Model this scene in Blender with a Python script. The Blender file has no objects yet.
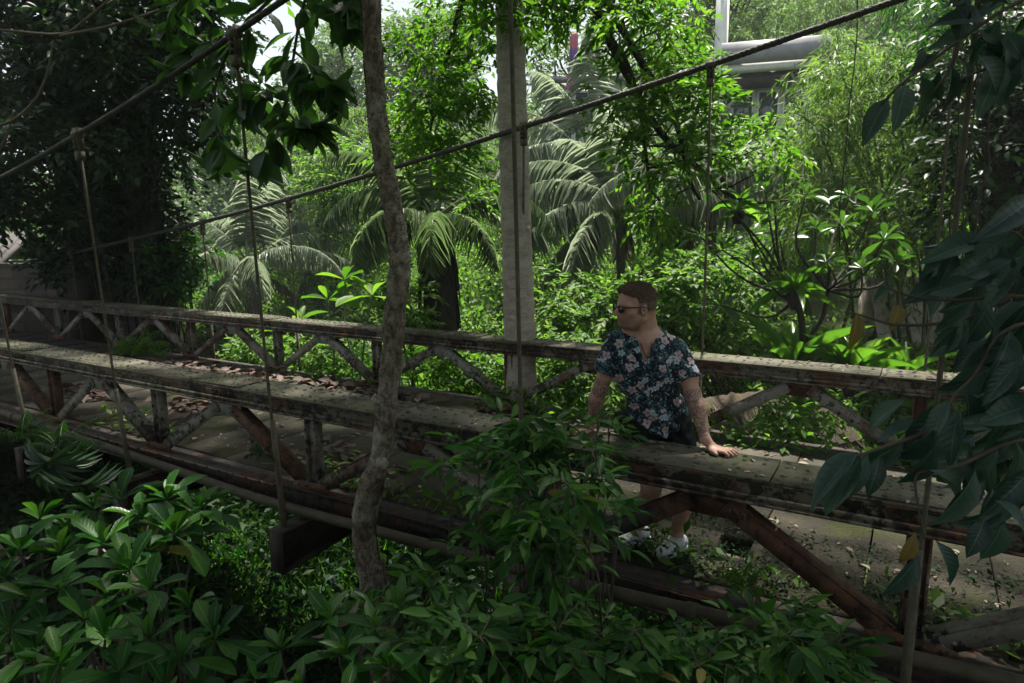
import bpy, math
import numpy as np
from mathutils import Vector, Matrix

rng = np.random.default_rng(11)
SC = bpy.context.scene
COL = SC.collection
A = np.array
PI = math.pi

# ------------------------------------------------------------------ camera frame
CAM = A([3.8994, -3.3991, 1.9637])
FWD = A([-0.50638354, 0.8456665, -0.16859383])
RGT = A([0.85883918, 0.51213301, -0.01072573])
UPV = A([-0.07727207, 0.15022632, 0.98562725])
FPX = 677.27


def px(x, y, d):
    """point at depth d (metres in front of the camera) seen at x, y"""
    return CAM + d * (FWD + RGT * (x - 512) / FPX - UPV * (y - 341.5) / FPX)


def px_y(x, y, Y):
    r = FWD + RGT * (x - 512) / FPX - UPV * (y - 341.5) / FPX
    return CAM + r * (Y - CAM[1]) / r[1]


def px_z(x, y, Z):
    r = FWD + RGT * (x - 512) / FPX - UPV * (y - 341.5) / FPX
    return CAM + r * (Z - CAM[2]) / r[2]


def to_px(p):
    d = A(p, float) - CAM
    z = d @ FWD
    return 512 + FPX * (d @ RGT) / z, 341.5 - FPX * (d @ UPV) / z, z


def unit(v):
    v = np.asarray(v, float)
    return v / np.maximum(np.linalg.norm(v, axis=-1, keepdims=True), 1e-9)


# ------------------------------------------------------------------ terrain height
_py = [-60, -12, -6, -3.9, -2.3, -.6, 2, 5, 8, 11, 14, 18, 26, 36, 55, 90, 160, 300]
_pz = [3, 1.2, .7, .2, -1.0, -2.4, -3.0, -2.6, -1.3, -.1, .6, 1.8, 5, 9.5, 19, 34, 50, 60]


def ground(x, y):
    x = np.asarray(x, float)
    y = np.asarray(y, float)
    z = np.interp(y, _py, _pz)
    m = np.clip(.62 + (x + 14) / 52, .12, 1.15)
    z = np.where(z > 0, z * m, z)
    left = np.clip((-9.5 - x) / 3.5, 0, 1)
    left = left * left * (3 - 2 * left)
    z = z * (1 - left) + np.maximum(z, -.1) * left
    right = np.clip((x - 6.2) / 3, 0, 1)
    right = right * right * (3 - 2 * right)
    z = z * (1 - right) + np.maximum(z, -.12) * right
    z = z + .16 * np.sin(x * 1.1 + 1) * np.sin(y * .9) + .08 * np.sin(x * 2.7) * np.cos(y * 2.3 + 1)
    lane = (np.abs(y - 1.5) < 1.9) & ((x < -9) | (x > 6))
    z = np.where(lane, np.minimum(z, -.12), z)
    return z


# ------------------------------------------------------------------ mesh builder
class M:
    def __init__(s):
        s.v = []; s.f = []; s.u = []; s.n = 0

    def add(s, v, faces, uv=None):
        v = np.asarray(v, float).reshape(-1, 3)
        for f in (faces if isinstance(faces, list) else [faces]):
            s.f.append(np.asarray(f, int) + s.n)
        s.v.append(v)
        s.u.append(np.zeros((len(v), 2)) if uv is None else np.asarray(uv, float))
        s.n += len(v)

    def tube(s, pts, rad, sides=8, cap=True):
        pts = np.asarray(pts, float)
        n = len(pts)
        rad = np.broadcast_to(np.asarray(rad, float), (n,))
        t = unit(np.gradient(pts, axis=0))
        ref = A([0, 0, 1.]) if abs(t[0][2]) < .9 else A([1., 0, 0])
        a = unit(np.cross(t[0], ref))
        rings = []
        for i in range(n):
            a = unit(a - t[i] * (a @ t[i]))
            b = np.cross(t[i], a)
            th = np.arange(sides) * 2 * PI / sides
            rings.append(pts[i] + rad[i] * (np.cos(th)[:, None] * a + np.sin(th)[:, None] * b))
        v = np.concatenate(rings)
        i = np.arange(n - 1)[:, None] * sides
        k = np.arange(sides)[None]
        k2 = (k + 1) % sides
        q = np.stack([i + k, i + k2, i + sides + k2, i + sides + k], -1).reshape(-1, 4)
        fs = [q]
        if cap:
            fs.append(np.arange(sides)[None, ::-1])
            fs.append((np.arange(sides) + (n - 1) * sides)[None])
        L = np.concatenate([[0], np.cumsum(np.linalg.norm(np.diff(pts, axis=0), axis=1))])
        uv = np.stack([np.tile(np.arange(sides) / sides, n), np.repeat(L, sides)], -1)
        s.add(v, fs, uv)

    def hexa(s, v8):
        """8 corners: bottom 4 counter-clockwise, top 4 likewise"""
        s.add(v8, A([[0, 3, 2, 1], [4, 5, 6, 7], [0, 1, 5, 4], [1, 2, 6, 5], [2, 3, 7, 6], [3, 0, 4, 7]]))

    def box(s, x0, x1, y0, y1, z0, z1):
        s.hexa([(x0, y0, z0), (x1, y0, z0), (x1, y1, z0), (x0, y1, z0), (x0, y0, z1), (x1, y0, z1), (x1, y1, z1), (x0, y1, z1)])

    def beam(s, p0, p1, w, h, up=(0, 0, 1)):
        p0 = A(p0, float); p1 = A(p1, float)
        t = unit(p1 - p0)
        sd = unit(np.cross(t, A(up, float)))
        u = np.cross(sd, t)
        c = []
        for p in (p0, p1):
            pass
        o = [(-.5, -.5), (.5, -.5), (.5, .5), (-.5, .5)]
        v = [p0 + sd * a * w + u * b * h for a, b in o] + [p1 + sd * a * w + u * b * h for a, b in o]
        s.add(v, A([[0, 1, 2, 3], [4, 7, 6, 5], [0, 4, 5, 1], [1, 5, 6, 2], [2, 6, 7, 3], [3, 7, 4, 0]]))

    def prism(s, poly, axis, a0, a1):
        """polygon (list of 2D) extruded along axis 0/1/2"""
        n = len(poly)
        o = [i for i in range(3) if i != axis]
        v = np.zeros((2 * n, 3))
        for k, a in enumerate((a0, a1)):
            v[k * n:(k + 1) * n, o[0]] = [p[0] for p in poly]
            v[k * n:(k + 1) * n, o[1]] = [p[1] for p in poly]
            v[k * n:(k + 1) * n, axis] = a
        i = np.arange(n); j = (i + 1) % n
        s.add(v, [np.stack([i, j, j + n, i + n], -1), i[None, ::-1], (i + n)[None]])

    def dome(s, c, n, r, h=.5, sides=6):
        c = A(c, float); n = unit(n)
        a = unit(np.cross(n, A([.3, .9, .1]))); b = np.cross(n, a)
        th = np.arange(sides) * 2 * PI / sides
        ring = np.cos(th)[:, None] * a + np.sin(th)[:, None] * b
        v = np.concatenate([c + r * ring, c + r * .75 * ring + n * r * h * .7, [c + n * r * h]])
        i = np.arange(sides); j = (i + 1) % sides
        s.add(v, [np.stack([i, j, j + sides, i + sides], -1), np.stack([i + sides, j + sides, np.full(sides, 2 * sides)], -1)])

    def grid(s, v, nu, nv, uv=None):
        i = np.arange(nu - 1)[:, None] * nv
        k = np.arange(nv - 1)[None]
        q = np.stack([i + k, i + nv + k, i + nv + k + 1, i + k + 1], -1).reshape(-1, 4)
        s.add(v, q, uv)

    def build(s, name, mat, parent=None, smooth=False, attrs=None):
        me = bpy.data.meshes.new(name)
        v = np.concatenate(s.v)
        me.vertices.add(len(v))
        me.vertices.foreach_set('co', v.astype(np.float32).ravel())
        li = np.concatenate([f.ravel() for f in s.f])
        tot = np.concatenate([np.full(len(f), f.shape[1]) for f in s.f])
        st = np.concatenate([[0], np.cumsum(tot)[:-1]])
        me.loops.add(len(li))
        me.loops.foreach_set('vertex_index', li.astype(np.int32))
        me.polygons.add(len(tot))
        me.polygons.foreach_set('loop_start', st.astype(np.int32))
        me.update(calc_edges=True)
        uvl = me.uv_layers.new(name='UVMap')
        uvl.data.foreach_set('uv', np.concatenate(s.u)[li].astype(np.float32).ravel())
        if attrs:
            for k, arr in attrs.items():
                at = me.attributes.new(k, 'FLOAT', 'POINT')
                at.data.foreach_set('value', np.asarray(arr, np.float32))
        if smooth:
            me.polygons.foreach_set('use_smooth', np.ones(len(tot), bool))
        me.materials.append(mat)
        o = bpy.data.objects.new(name, me)
        COL.objects.link(o)
        if parent is not None:
            o.parent = parent
        return o


def tag(o, label, cat, group=None):
    o['label'] = label
    o['category'] = cat
    if group:
        o['group'] = group
    return o


def thing(name, label, cat, loc=(0, 0, 0), group=None, rotz=0):
    o = bpy.data.objects.new(name, None)
    o.empty_display_size = .2
    COL.objects.link(o)
    o.location = loc
    o.rotation_euler = (0, 0, rotz)
    return tag(o, label, cat, group)


def kind(o, k):
    o['kind'] = k
    return o


def shift(m, loc):
    """move a builder's vertices so they are relative to loc"""
    m.v = [v - A(loc, float) for v in m.v]
    return m


# ------------------------------------------------------------------ materials
class N:
    def __init__(s, name):
        s.m = bpy.data.materials.new(name)
        s.m.use_nodes = True
        s.t = s.m.node_tree
        s.t.nodes.clear()
        s.out = s.t.nodes.new('ShaderNodeOutputMaterial')

    def n(s, typ, **kw):
        nd = s.t.nodes.new('ShaderNode' + typ)
        for k, v in kw.items():
            setattr(nd, k, v)
        return nd

    def l(s, a, b):
        s.t.links.new(a, b)

    def set(s, sock, v):
        if hasattr(v, 'links') or hasattr(v, 'is_linked'):
            s.l(v, sock)
        else:
            if isinstance(v, tuple) and len(v) == 3 and sock.type == 'RGBA':
                v = (*v, 1)
            sock.default_value = v

    def noise(s, vec, scale, detail=5, rough=.55, dist=0.):
        nd = s.n('TexNoise')
        if vec is not None:
            s.l(vec, nd.inputs['Vector'])
        nd.inputs['Scale'].default_value = scale
        nd.inputs['Detail'].default_value = detail
        nd.inputs['Roughness'].default_value = rough
        nd.inputs['Distortion'].default_value = dist
        return nd.outputs['Fac']

    def ramp(s, fac, stops, interp='LINEAR'):
        nd = s.n('ValToRGB')
        nd.color_ramp.interpolation = interp
        e = nd.color_ramp.elements
        while len(e) < len(stops):
            e.new(.5)
        for el, (p, c) in zip(e, stops):
            el.position = p
            el.color = (*c, 1) if isinstance(c, tuple) else (c, c, c, 1)
        s.l(fac, nd.inputs['Fac'])
        return nd.outputs['Color']

    def mix(s, fac, a, b, blend='MIX'):
        nd = s.n('Mix', data_type='RGBA', blend_type=blend)
        s.set(nd.inputs[0], fac)
        s.set(nd.inputs[6], a)
        s.set(nd.inputs[7], b)
        return nd.outputs[2]

    def math(s, op, a, b=None, c=None):
        nd = s.n('Math', operation=op)
        s.set(nd.inputs[0], a)
        if b is not None:
            s.set(nd.inputs[1], b)
        if c is not None:
            s.set(nd.inputs[2], c)
        return nd.outputs[0]

    def mapping(s, vec, scale=(1, 1, 1), loc=(0, 0, 0), rot=(0, 0, 0)):
        nd = s.n('Mapping')
        s.l(vec, nd.inputs['Vector'])
        nd.inputs['Scale'].default_value = scale
        nd.inputs['Location'].default_value = loc
        nd.inputs['Rotation'].default_value = rot
        return nd.outputs['Vector']

    def bump(s, h, strength=.5, dist=.01):
        nd = s.n('Bump')
        s.l(h, nd.inputs['Height'])
        nd.inputs['Strength'].default_value = strength
        nd.inputs['Distance'].default_value = dist
        return nd.outputs['Normal']

    def pbsdf(s, col, rough=.6, normal=None, metal=0., spec=.5):
        p = s.n('BsdfPrincipled')
        s.set(p.inputs['Base Color'], col)
        s.set(p.inputs['Roughness'], rough)
        p.inputs['Metallic'].default_value = metal
        p.inputs['Specular IOR Level'].default_value = spec
        if normal is not None:
            s.l(normal, p.inputs['Normal'])
        return p.outputs['BSDF']

    def done(s, sh):
        s.l(sh, s.out.inputs['Surface'])
        return s.m

    @property
    def pos(s):
        return s.n('NewGeometry').outputs['Position']

    @property
    def obj(s):
        return s.n('TexCoord').outputs['Object']

    @property
    def uv(s):
        return s.n('UVMap').outputs['UV']


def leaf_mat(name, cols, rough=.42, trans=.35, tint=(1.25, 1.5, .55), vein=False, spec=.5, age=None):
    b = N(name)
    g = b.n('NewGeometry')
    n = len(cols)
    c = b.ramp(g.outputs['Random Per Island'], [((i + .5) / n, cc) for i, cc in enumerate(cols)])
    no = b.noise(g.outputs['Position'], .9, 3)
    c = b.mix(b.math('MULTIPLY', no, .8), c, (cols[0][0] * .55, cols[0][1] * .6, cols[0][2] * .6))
    if age is not None:
        w = b.n('TexWhiteNoise', noise_dimensions='1D')
        b.l(g.outputs['Random Per Island'], w.inputs['W'])
        k = b.math('GREATER_THAN', w.outputs['Value'], 1 - age[0])
        c = b.mix(k, c, age[1])
    nrm = None
    if vein:
        sx = b.n('SeparateXYZ')
        b.l(b.uv, sx.inputs[0])
        u, v = sx.outputs[0], sx.outputs[1]
        av = b.math('ABSOLUTE', v)
        mid = b.math('LESS_THAN', av, .05)
        ph = b.math('SUBTRACT', b.math('MULTIPLY', u, 58.), b.math('MULTIPLY', av, 12.))
        sn = b.math('SINE', ph)
        side = b.math('MULTIPLY', b.math('GREATER_THAN', sn, .95), .05)
        c = b.mix(b.math('MAXIMUM', b.math('MULTIPLY', mid, .4), side), c, tuple(min(1, x * 2.2 + .02) for x in cols[-1]))
        nrm = b.bump(sn, .15, .002)
        sp = b.noise(g.outputs['Position'], 60, 3)
        c = b.mix(b.math('MULTIPLY', b.math('GREATER_THAN', sp, .66), .5), c, (.06, .055, .02))
    p = b.pbsdf(c, rough, nrm, spec=spec)
    t = b.n('BsdfTranslucent')
    b.l(b.mix(1., c, tint, 'MULTIPLY'), t.inputs['Color'])
    mx = b.n('MixShader')
    mx.inputs[0].default_value = trans
    b.l(p, mx.inputs[1])
    b.l(t.outputs[0], mx.inputs[2])
    return b.done(mx.outputs[0])


def bark_mat(name, c0, c1, scale=8, zs=.25, crack=.5, lichen=None, bump=.8):
    b = N(name)
    v = b.mapping(b.pos, (1, 1, zs))
    n1 = b.noise(v, scale, 6, .65, .4)
    c = b.ramp(n1, [(.3, c0), (.62, c1)])
    n2 = b.noise(v, scale * 4, 4, .7)
    c = b.mix(b.math('MULTIPLY', b.math('LESS_THAN', n2, crack), .55), c, tuple(x * .35 for x in c0))
    if lichen:
        n3 = b.noise(b.pos, 3.2, 6, .7)
        c = b.mix(b.math('MULTIPLY', b.ramp(n3, [(.52, 0.), (.64, 1.)]), .7), c, lichen)
    return b.done(b.pbsdf(c, .85, b.bump(b.math('ADD', n1, n2), bump, .02), spec=.25))


def steel_mat(name, paint, rust_lo=.58, mould=.47, moss=.0):
    b = N(name)
    p = b.pos
    n1 = b.noise(p, 2.2, 7, .65)
    c = b.ramp(n1, [(.3, tuple(x * .62 for x in paint)), (.7, paint)])
    n4 = b.noise(p, 24, 6, .7)
    c = b.mix(b.math('MULTIPLY', n4, .55), c, tuple(x * .45 for x in paint))
    n2 = b.noise(b.mapping(p, (1, 1, 1), (3, 1, 7)), 1.9, 8, .74, .5)
    rust = b.ramp(n2, [(rust_lo, 0.), (rust_lo + .08, 1.)])
    rc = b.ramp(b.noise(p, 14, 5, .6), [(.35, (.03, .013, .008)), (.65, (.11, .042, .019))])
    c = b.mix(b.math('MULTIPLY', rust, .85), c, rc)
    n3 = b.noise(b.mapping(p, (1, 1, 1), (9, 4, 2)), 21, 6, .66)
    n3b = b.noise(b.mapping(p, (1, 1, 1), (2, 7, 5)), 4.2, 4, .6)
    n3 = b.math('ADD', b.math('MULTIPLY', n3, .62), b.math('MULTIPLY', n3b, .38))
    mo = b.ramp(n3, [(mould, 0.), (mould + .05, 1.)])
    c = b.mix(b.math('MULTIPLY', mo, .92), c, (.010, .010, .008))
    if moss:
        n5 = b.noise(b.mapping(p, (1, 1, 1), (1, 8, 3)), 3.1, 7, .7)
        ms = b.ramp(n5, [(1 - moss, 0.), (1 - moss + .08, 1.)])
        c = b.mix(b.math('MULTIPLY', ms, .8), c, (.04, .05, .016))
    h = b.math('ADD', b.math('MULTIPLY', n4, .6), b.math('MULTIPLY', mo, .5))
    return b.done(b.pbsdf(c, .8, b.bump(h, .5, .004), spec=.3))


def plain(name, col, rough=.6, var=.25, scale=6, bump=.2, spec=.4):
    b = N(name)
    n = b.noise(b.pos, scale, 6, .6)
    c = b.ramp(n, [(.3, tuple(x * (1 - var) for x in col)), (.7, tuple(min(1, x * (1 + var)) for x in col))])
    return b.done(b.pbsdf(c, rough, b.bump(n, bump, .02), spec=spec))


MAT = {}
MAT['rail'] = steel_mat('weathered_rail_paint', (.15, .137, .098), .47, .475, .44)
MAT['railtop'] = steel_mat('rail_top_paint', (.115, .105, .072), .60, .53, .50)  # top plates: darker base, less mould and rust than the sides
MAT['web'] = steel_mat('weathered_truss_paint', (.24, .23, .19), .49, .51, .27)
MAT['plate'] = steel_mat('bare_gusset_steel', (.33, .335, .32), .60, .56)
MAT['rust'] = steel_mat('rusty_steel', (.16, .095, .062), .42, .54)
MAT['dark'] = steel_mat('blackened_steel', (.045, .037, .03), .5, .5)
MAT['cable'] = plain('old_wire_rope', (.045, .042, .036), .8, .4, 30, .8)
MAT['rod'] = plain('hanger_rod_steel', (.075, .066, .042), .8, .4, 20, .5)
MAT['bamboo_pipe'] = plain('mossy_pipe', (.055, .045, .027), .75, .45, 9, .6)


def deck_mat():
    b = N('mossy_concrete_deck')
    p = b.pos
    n1 = b.noise(p, 1.3, 8, .65)
    c = b.ramp(n1, [(.3, (.020, .018, .013)), (.55, (.046, .04, .028)), (.75, (.085, .076, .054))])
    n2 = b.noise(p, 40, 4, .7)
    c = b.mix(b.math('MULTIPLY', b.math('LESS_THAN', n2, .48), .45), c, (.05, .045, .035))
    n3 = b.noise(b.mapping(p, (1, 1, 1), (5, 2, 0)), 1.9, 7, .7)
    c = b.mix(b.math('MULTIPLY', b.ramp(n3, [(.52, 0.), (.63, 1.)]), .8), c, (.05, .056, .015))
    return b.done(b.pbsdf(c, .9, b.bump(b.math('ADD', n1, n2), .6, .02), spec=.25))


MAT['deck'] = deck_mat()


def ground_mat():
    b = N('forest_floor')
    p = b.pos
    n = b.noise(p, 1.6, 7, .65)
    c = b.ramp(n, [(.3, (.022, .02, .012)), (.5, (.03, .045, .014)), (.7, (.05, .085, .022))])
    n2 = b.noise(p, 30, 4, .7)
    return b.done(b.pbsdf(c, .95, b.bump(n2, .8, .05), spec=.1))


MAT['ground'] = ground_mat()
MAT['leaf_bright'] = leaf_mat('bright_tree_leaf', [(.055, .14, .012), (.095, .195, .024), (.165, .275, .045)], .45, .58, spec=.3)
MAT['leaf_shade'] = leaf_mat('dark_tree_leaf', [(.010, .024, .010), (.017, .04, .014), (.03, .068, .02)], .5, .3, spec=.25)  # dark green carries the shade of backlit crowns in its colour
MAT['leaf_near'] = leaf_mat('glossy_near_leaf', [(.012, .062, .010), (.022, .105, .013), (.042, .155, .018), (.085, .23, .028)], .45, .38, spec=.25, age=(.02, (.16, .15, .03)), vein=True)
MAT['leaf_over'] = leaf_mat('backlit_large_leaf', [(.03, .075, .022), (.045, .11, .028), (.07, .15, .04)], .4, .55)
MAT['leaf_rosette'] = leaf_mat('rosette_tree_leaf', [(.035, .085, .02), (.055, .12, .026), (.085, .17, .035)], .4, .4)
MAT['leaf_lime'] = leaf_mat('young_near_leaf', [(.05, .13, .02), (.08, .19, .028)], .38, .35, vein=True)
MAT['leaf_blue'] = leaf_mat('dark_bluish_leaf', [(.020, .050, .042), (.028, .072, .054), (.055, .115, .08)], .4, .22, spec=.45, vein=True)
MAT['leaf_small'] = leaf_mat('small_shrub_leaf', [(.016, .07, .011), (.028, .105, .014), (.05, .15, .02), (.10, .24, .032)], .48, .38, spec=.25, age=(.012, (.16, .15, .03)))
MAT['leaf_bank'] = leaf_mat('undergrowth_leaf', [(.06, .14, .022), (.125, .22, .05), (.24, .34, .115)], .5, .52, spec=.22)
MAT['leaf_floor'] = leaf_mat('shaded_floor_leaf', [(.012, .03, .012), (.022, .05, .018), (.035, .07, .024)], .6, .25, spec=.15)  # floor leaf green darkened to put ravine shade into the colour
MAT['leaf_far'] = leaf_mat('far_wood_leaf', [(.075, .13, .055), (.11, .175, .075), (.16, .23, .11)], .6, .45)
MAT['bamboo'] = leaf_mat('bamboo_leaf', [(.07, .13, .035), (.13, .21, .06), (.23, .31, .11)], .5, .5, spec=.22)
MAT['palm'] = leaf_mat('palm_leaflet', [(.12, .19, .08), (.19, .26, .13), (.27, .33, .20)], .35, .5, (1.15, 1.25, .85), spec=.9)
MAT['palm_glare'] = leaf_mat('palm_leaflet_glare', [(.25, .30, .22), (.33, .38, .29), (.46, .5, .42)], .32, .5, (1.15, 1.2, .95), spec=.9)  # pale albedo puts the sky glare on the fronds into the colour
MAT['dry'] = leaf_mat('dry_leaf', [(.10, .065, .035), (.16, .11, .06), (.26, .21, .14), (.33, .3, .22)], .75, .1, (1.1, .9, .6))
MAT['dry_red'] = leaf_mat('dry_red_leaf', [(.06, .032, .022), (.09, .05, .035), (.14, .085, .062)], .75, .1, (1.1, .8, .6))
MAT['yellow'] = leaf_mat('yellowed_leaf', [(.19, .13, .035), (.22, .17, .04)], .5, .35, (1.2, 1.1, .5), vein=True)
MAT['fern'] = leaf_mat('fern_leaf', [(.07, .16, .025), (.12, .24, .035), (.18, .31, .05)], .35, .5)
MAT['fern_dark'] = leaf_mat('shaded_fern_leaf', [(.02, .055, .018), (.03, .075, .022)], .45, .3)  # darker copy of the fern green with shade put into it
MAT['bark_grey'] = bark_mat('grey_lichen_bark', (.06, .046, .032), (.25, .21, .155), 11, .6, .49, (.40, .38, .31), 1.)
MAT['bark_pale'] = bark_mat('smooth_pale_bark', (.19, .165, .13), (.30, .27, .22), 6, 2.6, .40, (.34, .315, .265), .4)
MAT['bark_dark'] = bark_mat('dark_bark', (.018, .015, .012), (.045, .038, .03), 10, .3, .45)
MAT['bark_palm'] = bark_mat('palm_bark', (.05, .042, .033), (.12, .105, .085), 12, 1.6, .5)
MAT['vine'] = plain('dark_vine', (.03, .026, .018), .85, .3, 20, .4)
MAT['twig'] = plain('brown_twig', (.07, .055, .038), .8, .35, 20, .4)
MAT['stem_green'] = plain('green_stem', (.05, .08, .025), .6, .3, 12, .3)


# ------------------------------------------------------------------ leaf helpers
def template(st, wd, droop=.15, fold=.15, tipcurl=0):
    st = A(st, float); wd = A(wd, float)
    v = []; uv = []
    for t, w in zip(st, wd):
        z = -droop * t * t
        for sgn in (-1, 0, 1):
            v.append((t, sgn * w, z + abs(sgn) * w * fold))
            uv.append((t, sgn))
    f = []
    for i in range(len(st) - 1):
        for k in (0, 1):
            a = i * 3 + k
            f.append((a, a + 3, a + 4, a + 1))
    return A(v), A(f), A(uv)


T_NEAR = template([0, .08, .25, .45, .65, .82, .94, 1], [.012, .1, .34, .48, .45, .29, .11, .0], .2, .22)
T_OBOV = template([0, .12, .35, .6, .8, .93, 1], [.015, .1, .3, .48, .47, .24, .0], .2, .2)
T_DROOP = template([0, .08, .25, .45, .65, .82, .94, 1], [.012, .1, .36, .5, .46, .29, .10, .0], .42, .34)
T_MID = template([0, .3, .65, 1], [.03, .42, .4, .0], .15, .2)
T_STRAP = template([0, .15, .4, .65, .85, 1], [.12, .34, .5, .48, .28, 0], .35, .3)
T_FAR = (A([(0, 0, 0), (.5, -.5, .05), (1, 0, -.1), (.5, .5, .05)]), A([[0, 1, 2, 3]]), A([(0, 0), (.5, -1), (1, 0), (.5, 1)]))
T_NARROW = (A([(0, 0, 0), (.35, -.5, .02), (1, 0, -.18), (.35, .5, .02)]), A([[0, 1, 2, 3]]), A([(0, 0), (.5, -1), (1, 0), (.5, 1)]))


def scatter(m, tpl, pos, d, up, L, W):
    tv, tf, tu = tpl
    pos = np.asarray(pos, float).reshape(-1, 3)
    n = len(pos)
    if n == 0:
        return
    d = unit(d); up = np.broadcast_to(np.asarray(up, float), (n, 3))
    side = unit(np.cross(up, d)); nr = np.cross(d, side)
    L = np.broadcast_to(L, (n,)); W = np.broadcast_to(W, (n,))
    v = (pos[:, None] + (L[:, None] * tv[None, :, 0])[..., None] * d[:, None]
         + (W[:, None] * tv[None, :, 1])[..., None] * side[:, None] + (L[:, None] * tv[None, :, 2])[..., None] * nr[:, None])
    k = len(tv)
    f = (tf[None] + (np.arange(n) * k)[:, None, None]).reshape(-1, tf.shape[1])
    m.add(v.reshape(-1, 3), f, np.tile(tu, (n, 1)))


def rdir(n, zlo=-1, zhi=1):
    z = rng.uniform(zlo, zhi, n)
    a = rng.uniform(0, 2 * PI, n)
    r = np.sqrt(1 - z * z)
    return np.stack([r * np.cos(a), r * np.sin(a), z], -1)


def rball(n):
    return rdir(n) * (rng.random(n) ** .45)[:, None]


def sprays(m, start, d, length, k, L, W, tpl, droop=.3, spread=.9, twigs=None, twr=.003, upj=.5):
    """twigs from start along d, each with k leaves alternating"""
    start = np.asarray(start, float); n = len(start)
    d = unit(d); length = np.broadcast_to(length, (n,))
    side0 = unit(np.cross(d, A([0, 0, 1.]) + rng.normal(0, .2, (n, 3))))
    t = (np.arange(k) + .6) / k
    P = start[:, None] + d[:, None] * (length[:, None] * t[None])[..., None]
    P[..., 2] -= droop * length[:, None] * t[None] ** 2
    sg = np.where(np.arange(k) % 2 == 0, 1, -1)
    D = d[:, None] * .65 + side0[:, None] * (sg * spread)[None, :, None] + rng.normal(0, .28, (n, k, 3))
    D[..., 2] -= droop * .9
    D[:, -1] = d + rng.normal(0, .15, (n, 3)) - A([0, 0, droop])
    up = A([0, 0, 1.]) + rng.normal(0, upj, (n, k, 3))
    Ls = L * rng.uniform(.65, 1.2, n * k)
    scatter(m, tpl, P.reshape(-1, 3), D.reshape(-1, 3), up.reshape(-1, 3), Ls, Ls * (W / L))
    if twigs is not None:
        for i in range(n):
            tt = np.linspace(0, 1, 4)
            q = start[i] + d[i] * (length[i] * tt)[:, None]
            q[:, 2] -= droop * length[i] * tt ** 2
            twigs.tube(q, np.linspace(twr, twr * .4, 4), 4, False)


def cluster_leaves(m, centers, rad, ntw, k, L, W, tpl=T_FAR, droop=.3, tlen=.9, upj=.5, flat=.75):
    centers = np.asarray(centers, float); n = len(centers)
    rad = np.broadcast_to(rad, (n,))
    c = np.repeat(centers, ntw, 0); r = np.repeat(rad, ntw)
    off = rball(n * ntw) * A([1, 1, flat])
    d = off + rdir(n * ntw) * .5
    d[:, 2] += .1
    sprays(m, c + off * r[:, None] * .75, d, r * tlen * rng.uniform(.5, 1, n * ntw), k, L, W, tpl, droop, upj=upj)


def curve_pts(a, b, n=6, sag=0., jit=0., bow=None):
    a = A(a, float); b = A(b, float)
    t = np.linspace(0, 1, n)
    p = a + (b - a) * t[:, None]
    w = np.sin(PI * t)[:, None]
    p = p + w * (A([0, 0, -sag]) if bow is None else A(bow, float))
    if jit:
        p[1:-1] += rng.normal(0, jit, (n - 2, 3))
    return p


def smooth_path(pts, n):
    """Catmull-Rom through pts"""
    p = A(pts, float)
    q = np.concatenate([[2 * p[0] - p[1]], p, [2 * p[-1] - p[-2]]])
    out = []
    for t in np.linspace(0, len(p) - 1 - 1e-6, n):
        i = int(t); u = t - i
        a, b, c, d = q[i:i + 4]
        out.append(.5 * (2 * b + (c - a) * u + (2 * a - 5 * b + 4 * c - d) * u * u + (3 * b - a - 3 * c + d) * u ** 3))
    return A(out)


def limbs(m, trunk, centers, r0, frac=(.45, 1.), jit=.12, sides=5):
    trunk = A(trunk); n = len(trunk)
    for c in centers:
        i = int(rng.uniform(frac[0], frac[1]) * (n - 1))
        s = trunk[i]
        q = curve_pts(s, c, 6, 0, jit, bow=A([0, 0, .18]) * np.linalg.norm(c - s) * rng.uniform(-.2, 1))
        m.tube(q, np.linspace(r0, r0 * .18, 6), sides, False)


def px_cloud(n, x0, x1, y0, y1, d0, d1, poly=None):
    out = []
    while len(out) < n:
        x = rng.uniform(x0, x1); y = rng.uniform(y0, y1)
        if poly is not None and not inside(x, y, poly):
            continue
        out.append(px(x, y, rng.uniform(d0, d1)))
    return A(out)


def inside(x, y, poly):
    c = False
    j = len(poly) - 1
    for i in range(len(poly)):
        xi, yi = poly[i]; xj, yj = poly[j]
        if (yi > y) != (yj > y) and x < (xj - xi) * (y - yi) / (yj - yi) + xi:
            c = not c
        j = i
    return c


def on_ground(p):
    return A([p[0], p[1], float(ground(p[0], p[1])) - .05])
# ------------------------------------------------------------------ ground sheet
def make_ground():
    def axis(lo, hi, near0, near1, step, far):
        a = list(np.arange(near0, near1, step))
        x = near0; s = step; L = []
        while x > lo:
            s *= 1.25; x -= s; L.append(x)
        x = near1; s = step; H = []
        while x < hi:
            s *= 1.25; x += s; H.append(x)
        return A(L[::-1] + a + H)
    xs = axis(-400, 400, -16, 12, .5, 0); ys = axis(-200, 400, -8, 30, .5, 0)
    X, Y = np.meshgrid(xs, ys, indexing='ij')
    Z = ground(X, Y)
    m = M()
    m.grid(np.stack([X, Y, Z], -1).reshape(-1, 3), len(xs), len(ys))
    o = m.build('ground', MAT['ground'], None, True)
    kind(o, 'structure')


make_ground()

# ------------------------------------------------------------------ the bridge
POSTS = [-13.65, -11.67, -9.69, -7.7, -5.72, -3.753, -1.913, .055, 2.084, 4.002, 5.96, 7.92]
X0, X1 = -14.2, 8.6
H = .70
YF = 2.90            # far truss offset
bridge = thing('suspension_bridge', 'old rusting steel suspension footbridge with truss rails crossing the overgrown ravine', 'bridge', (0, 0, 0))


def lip_noise(n):
    return rng.normal(0, 1, n)


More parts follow.
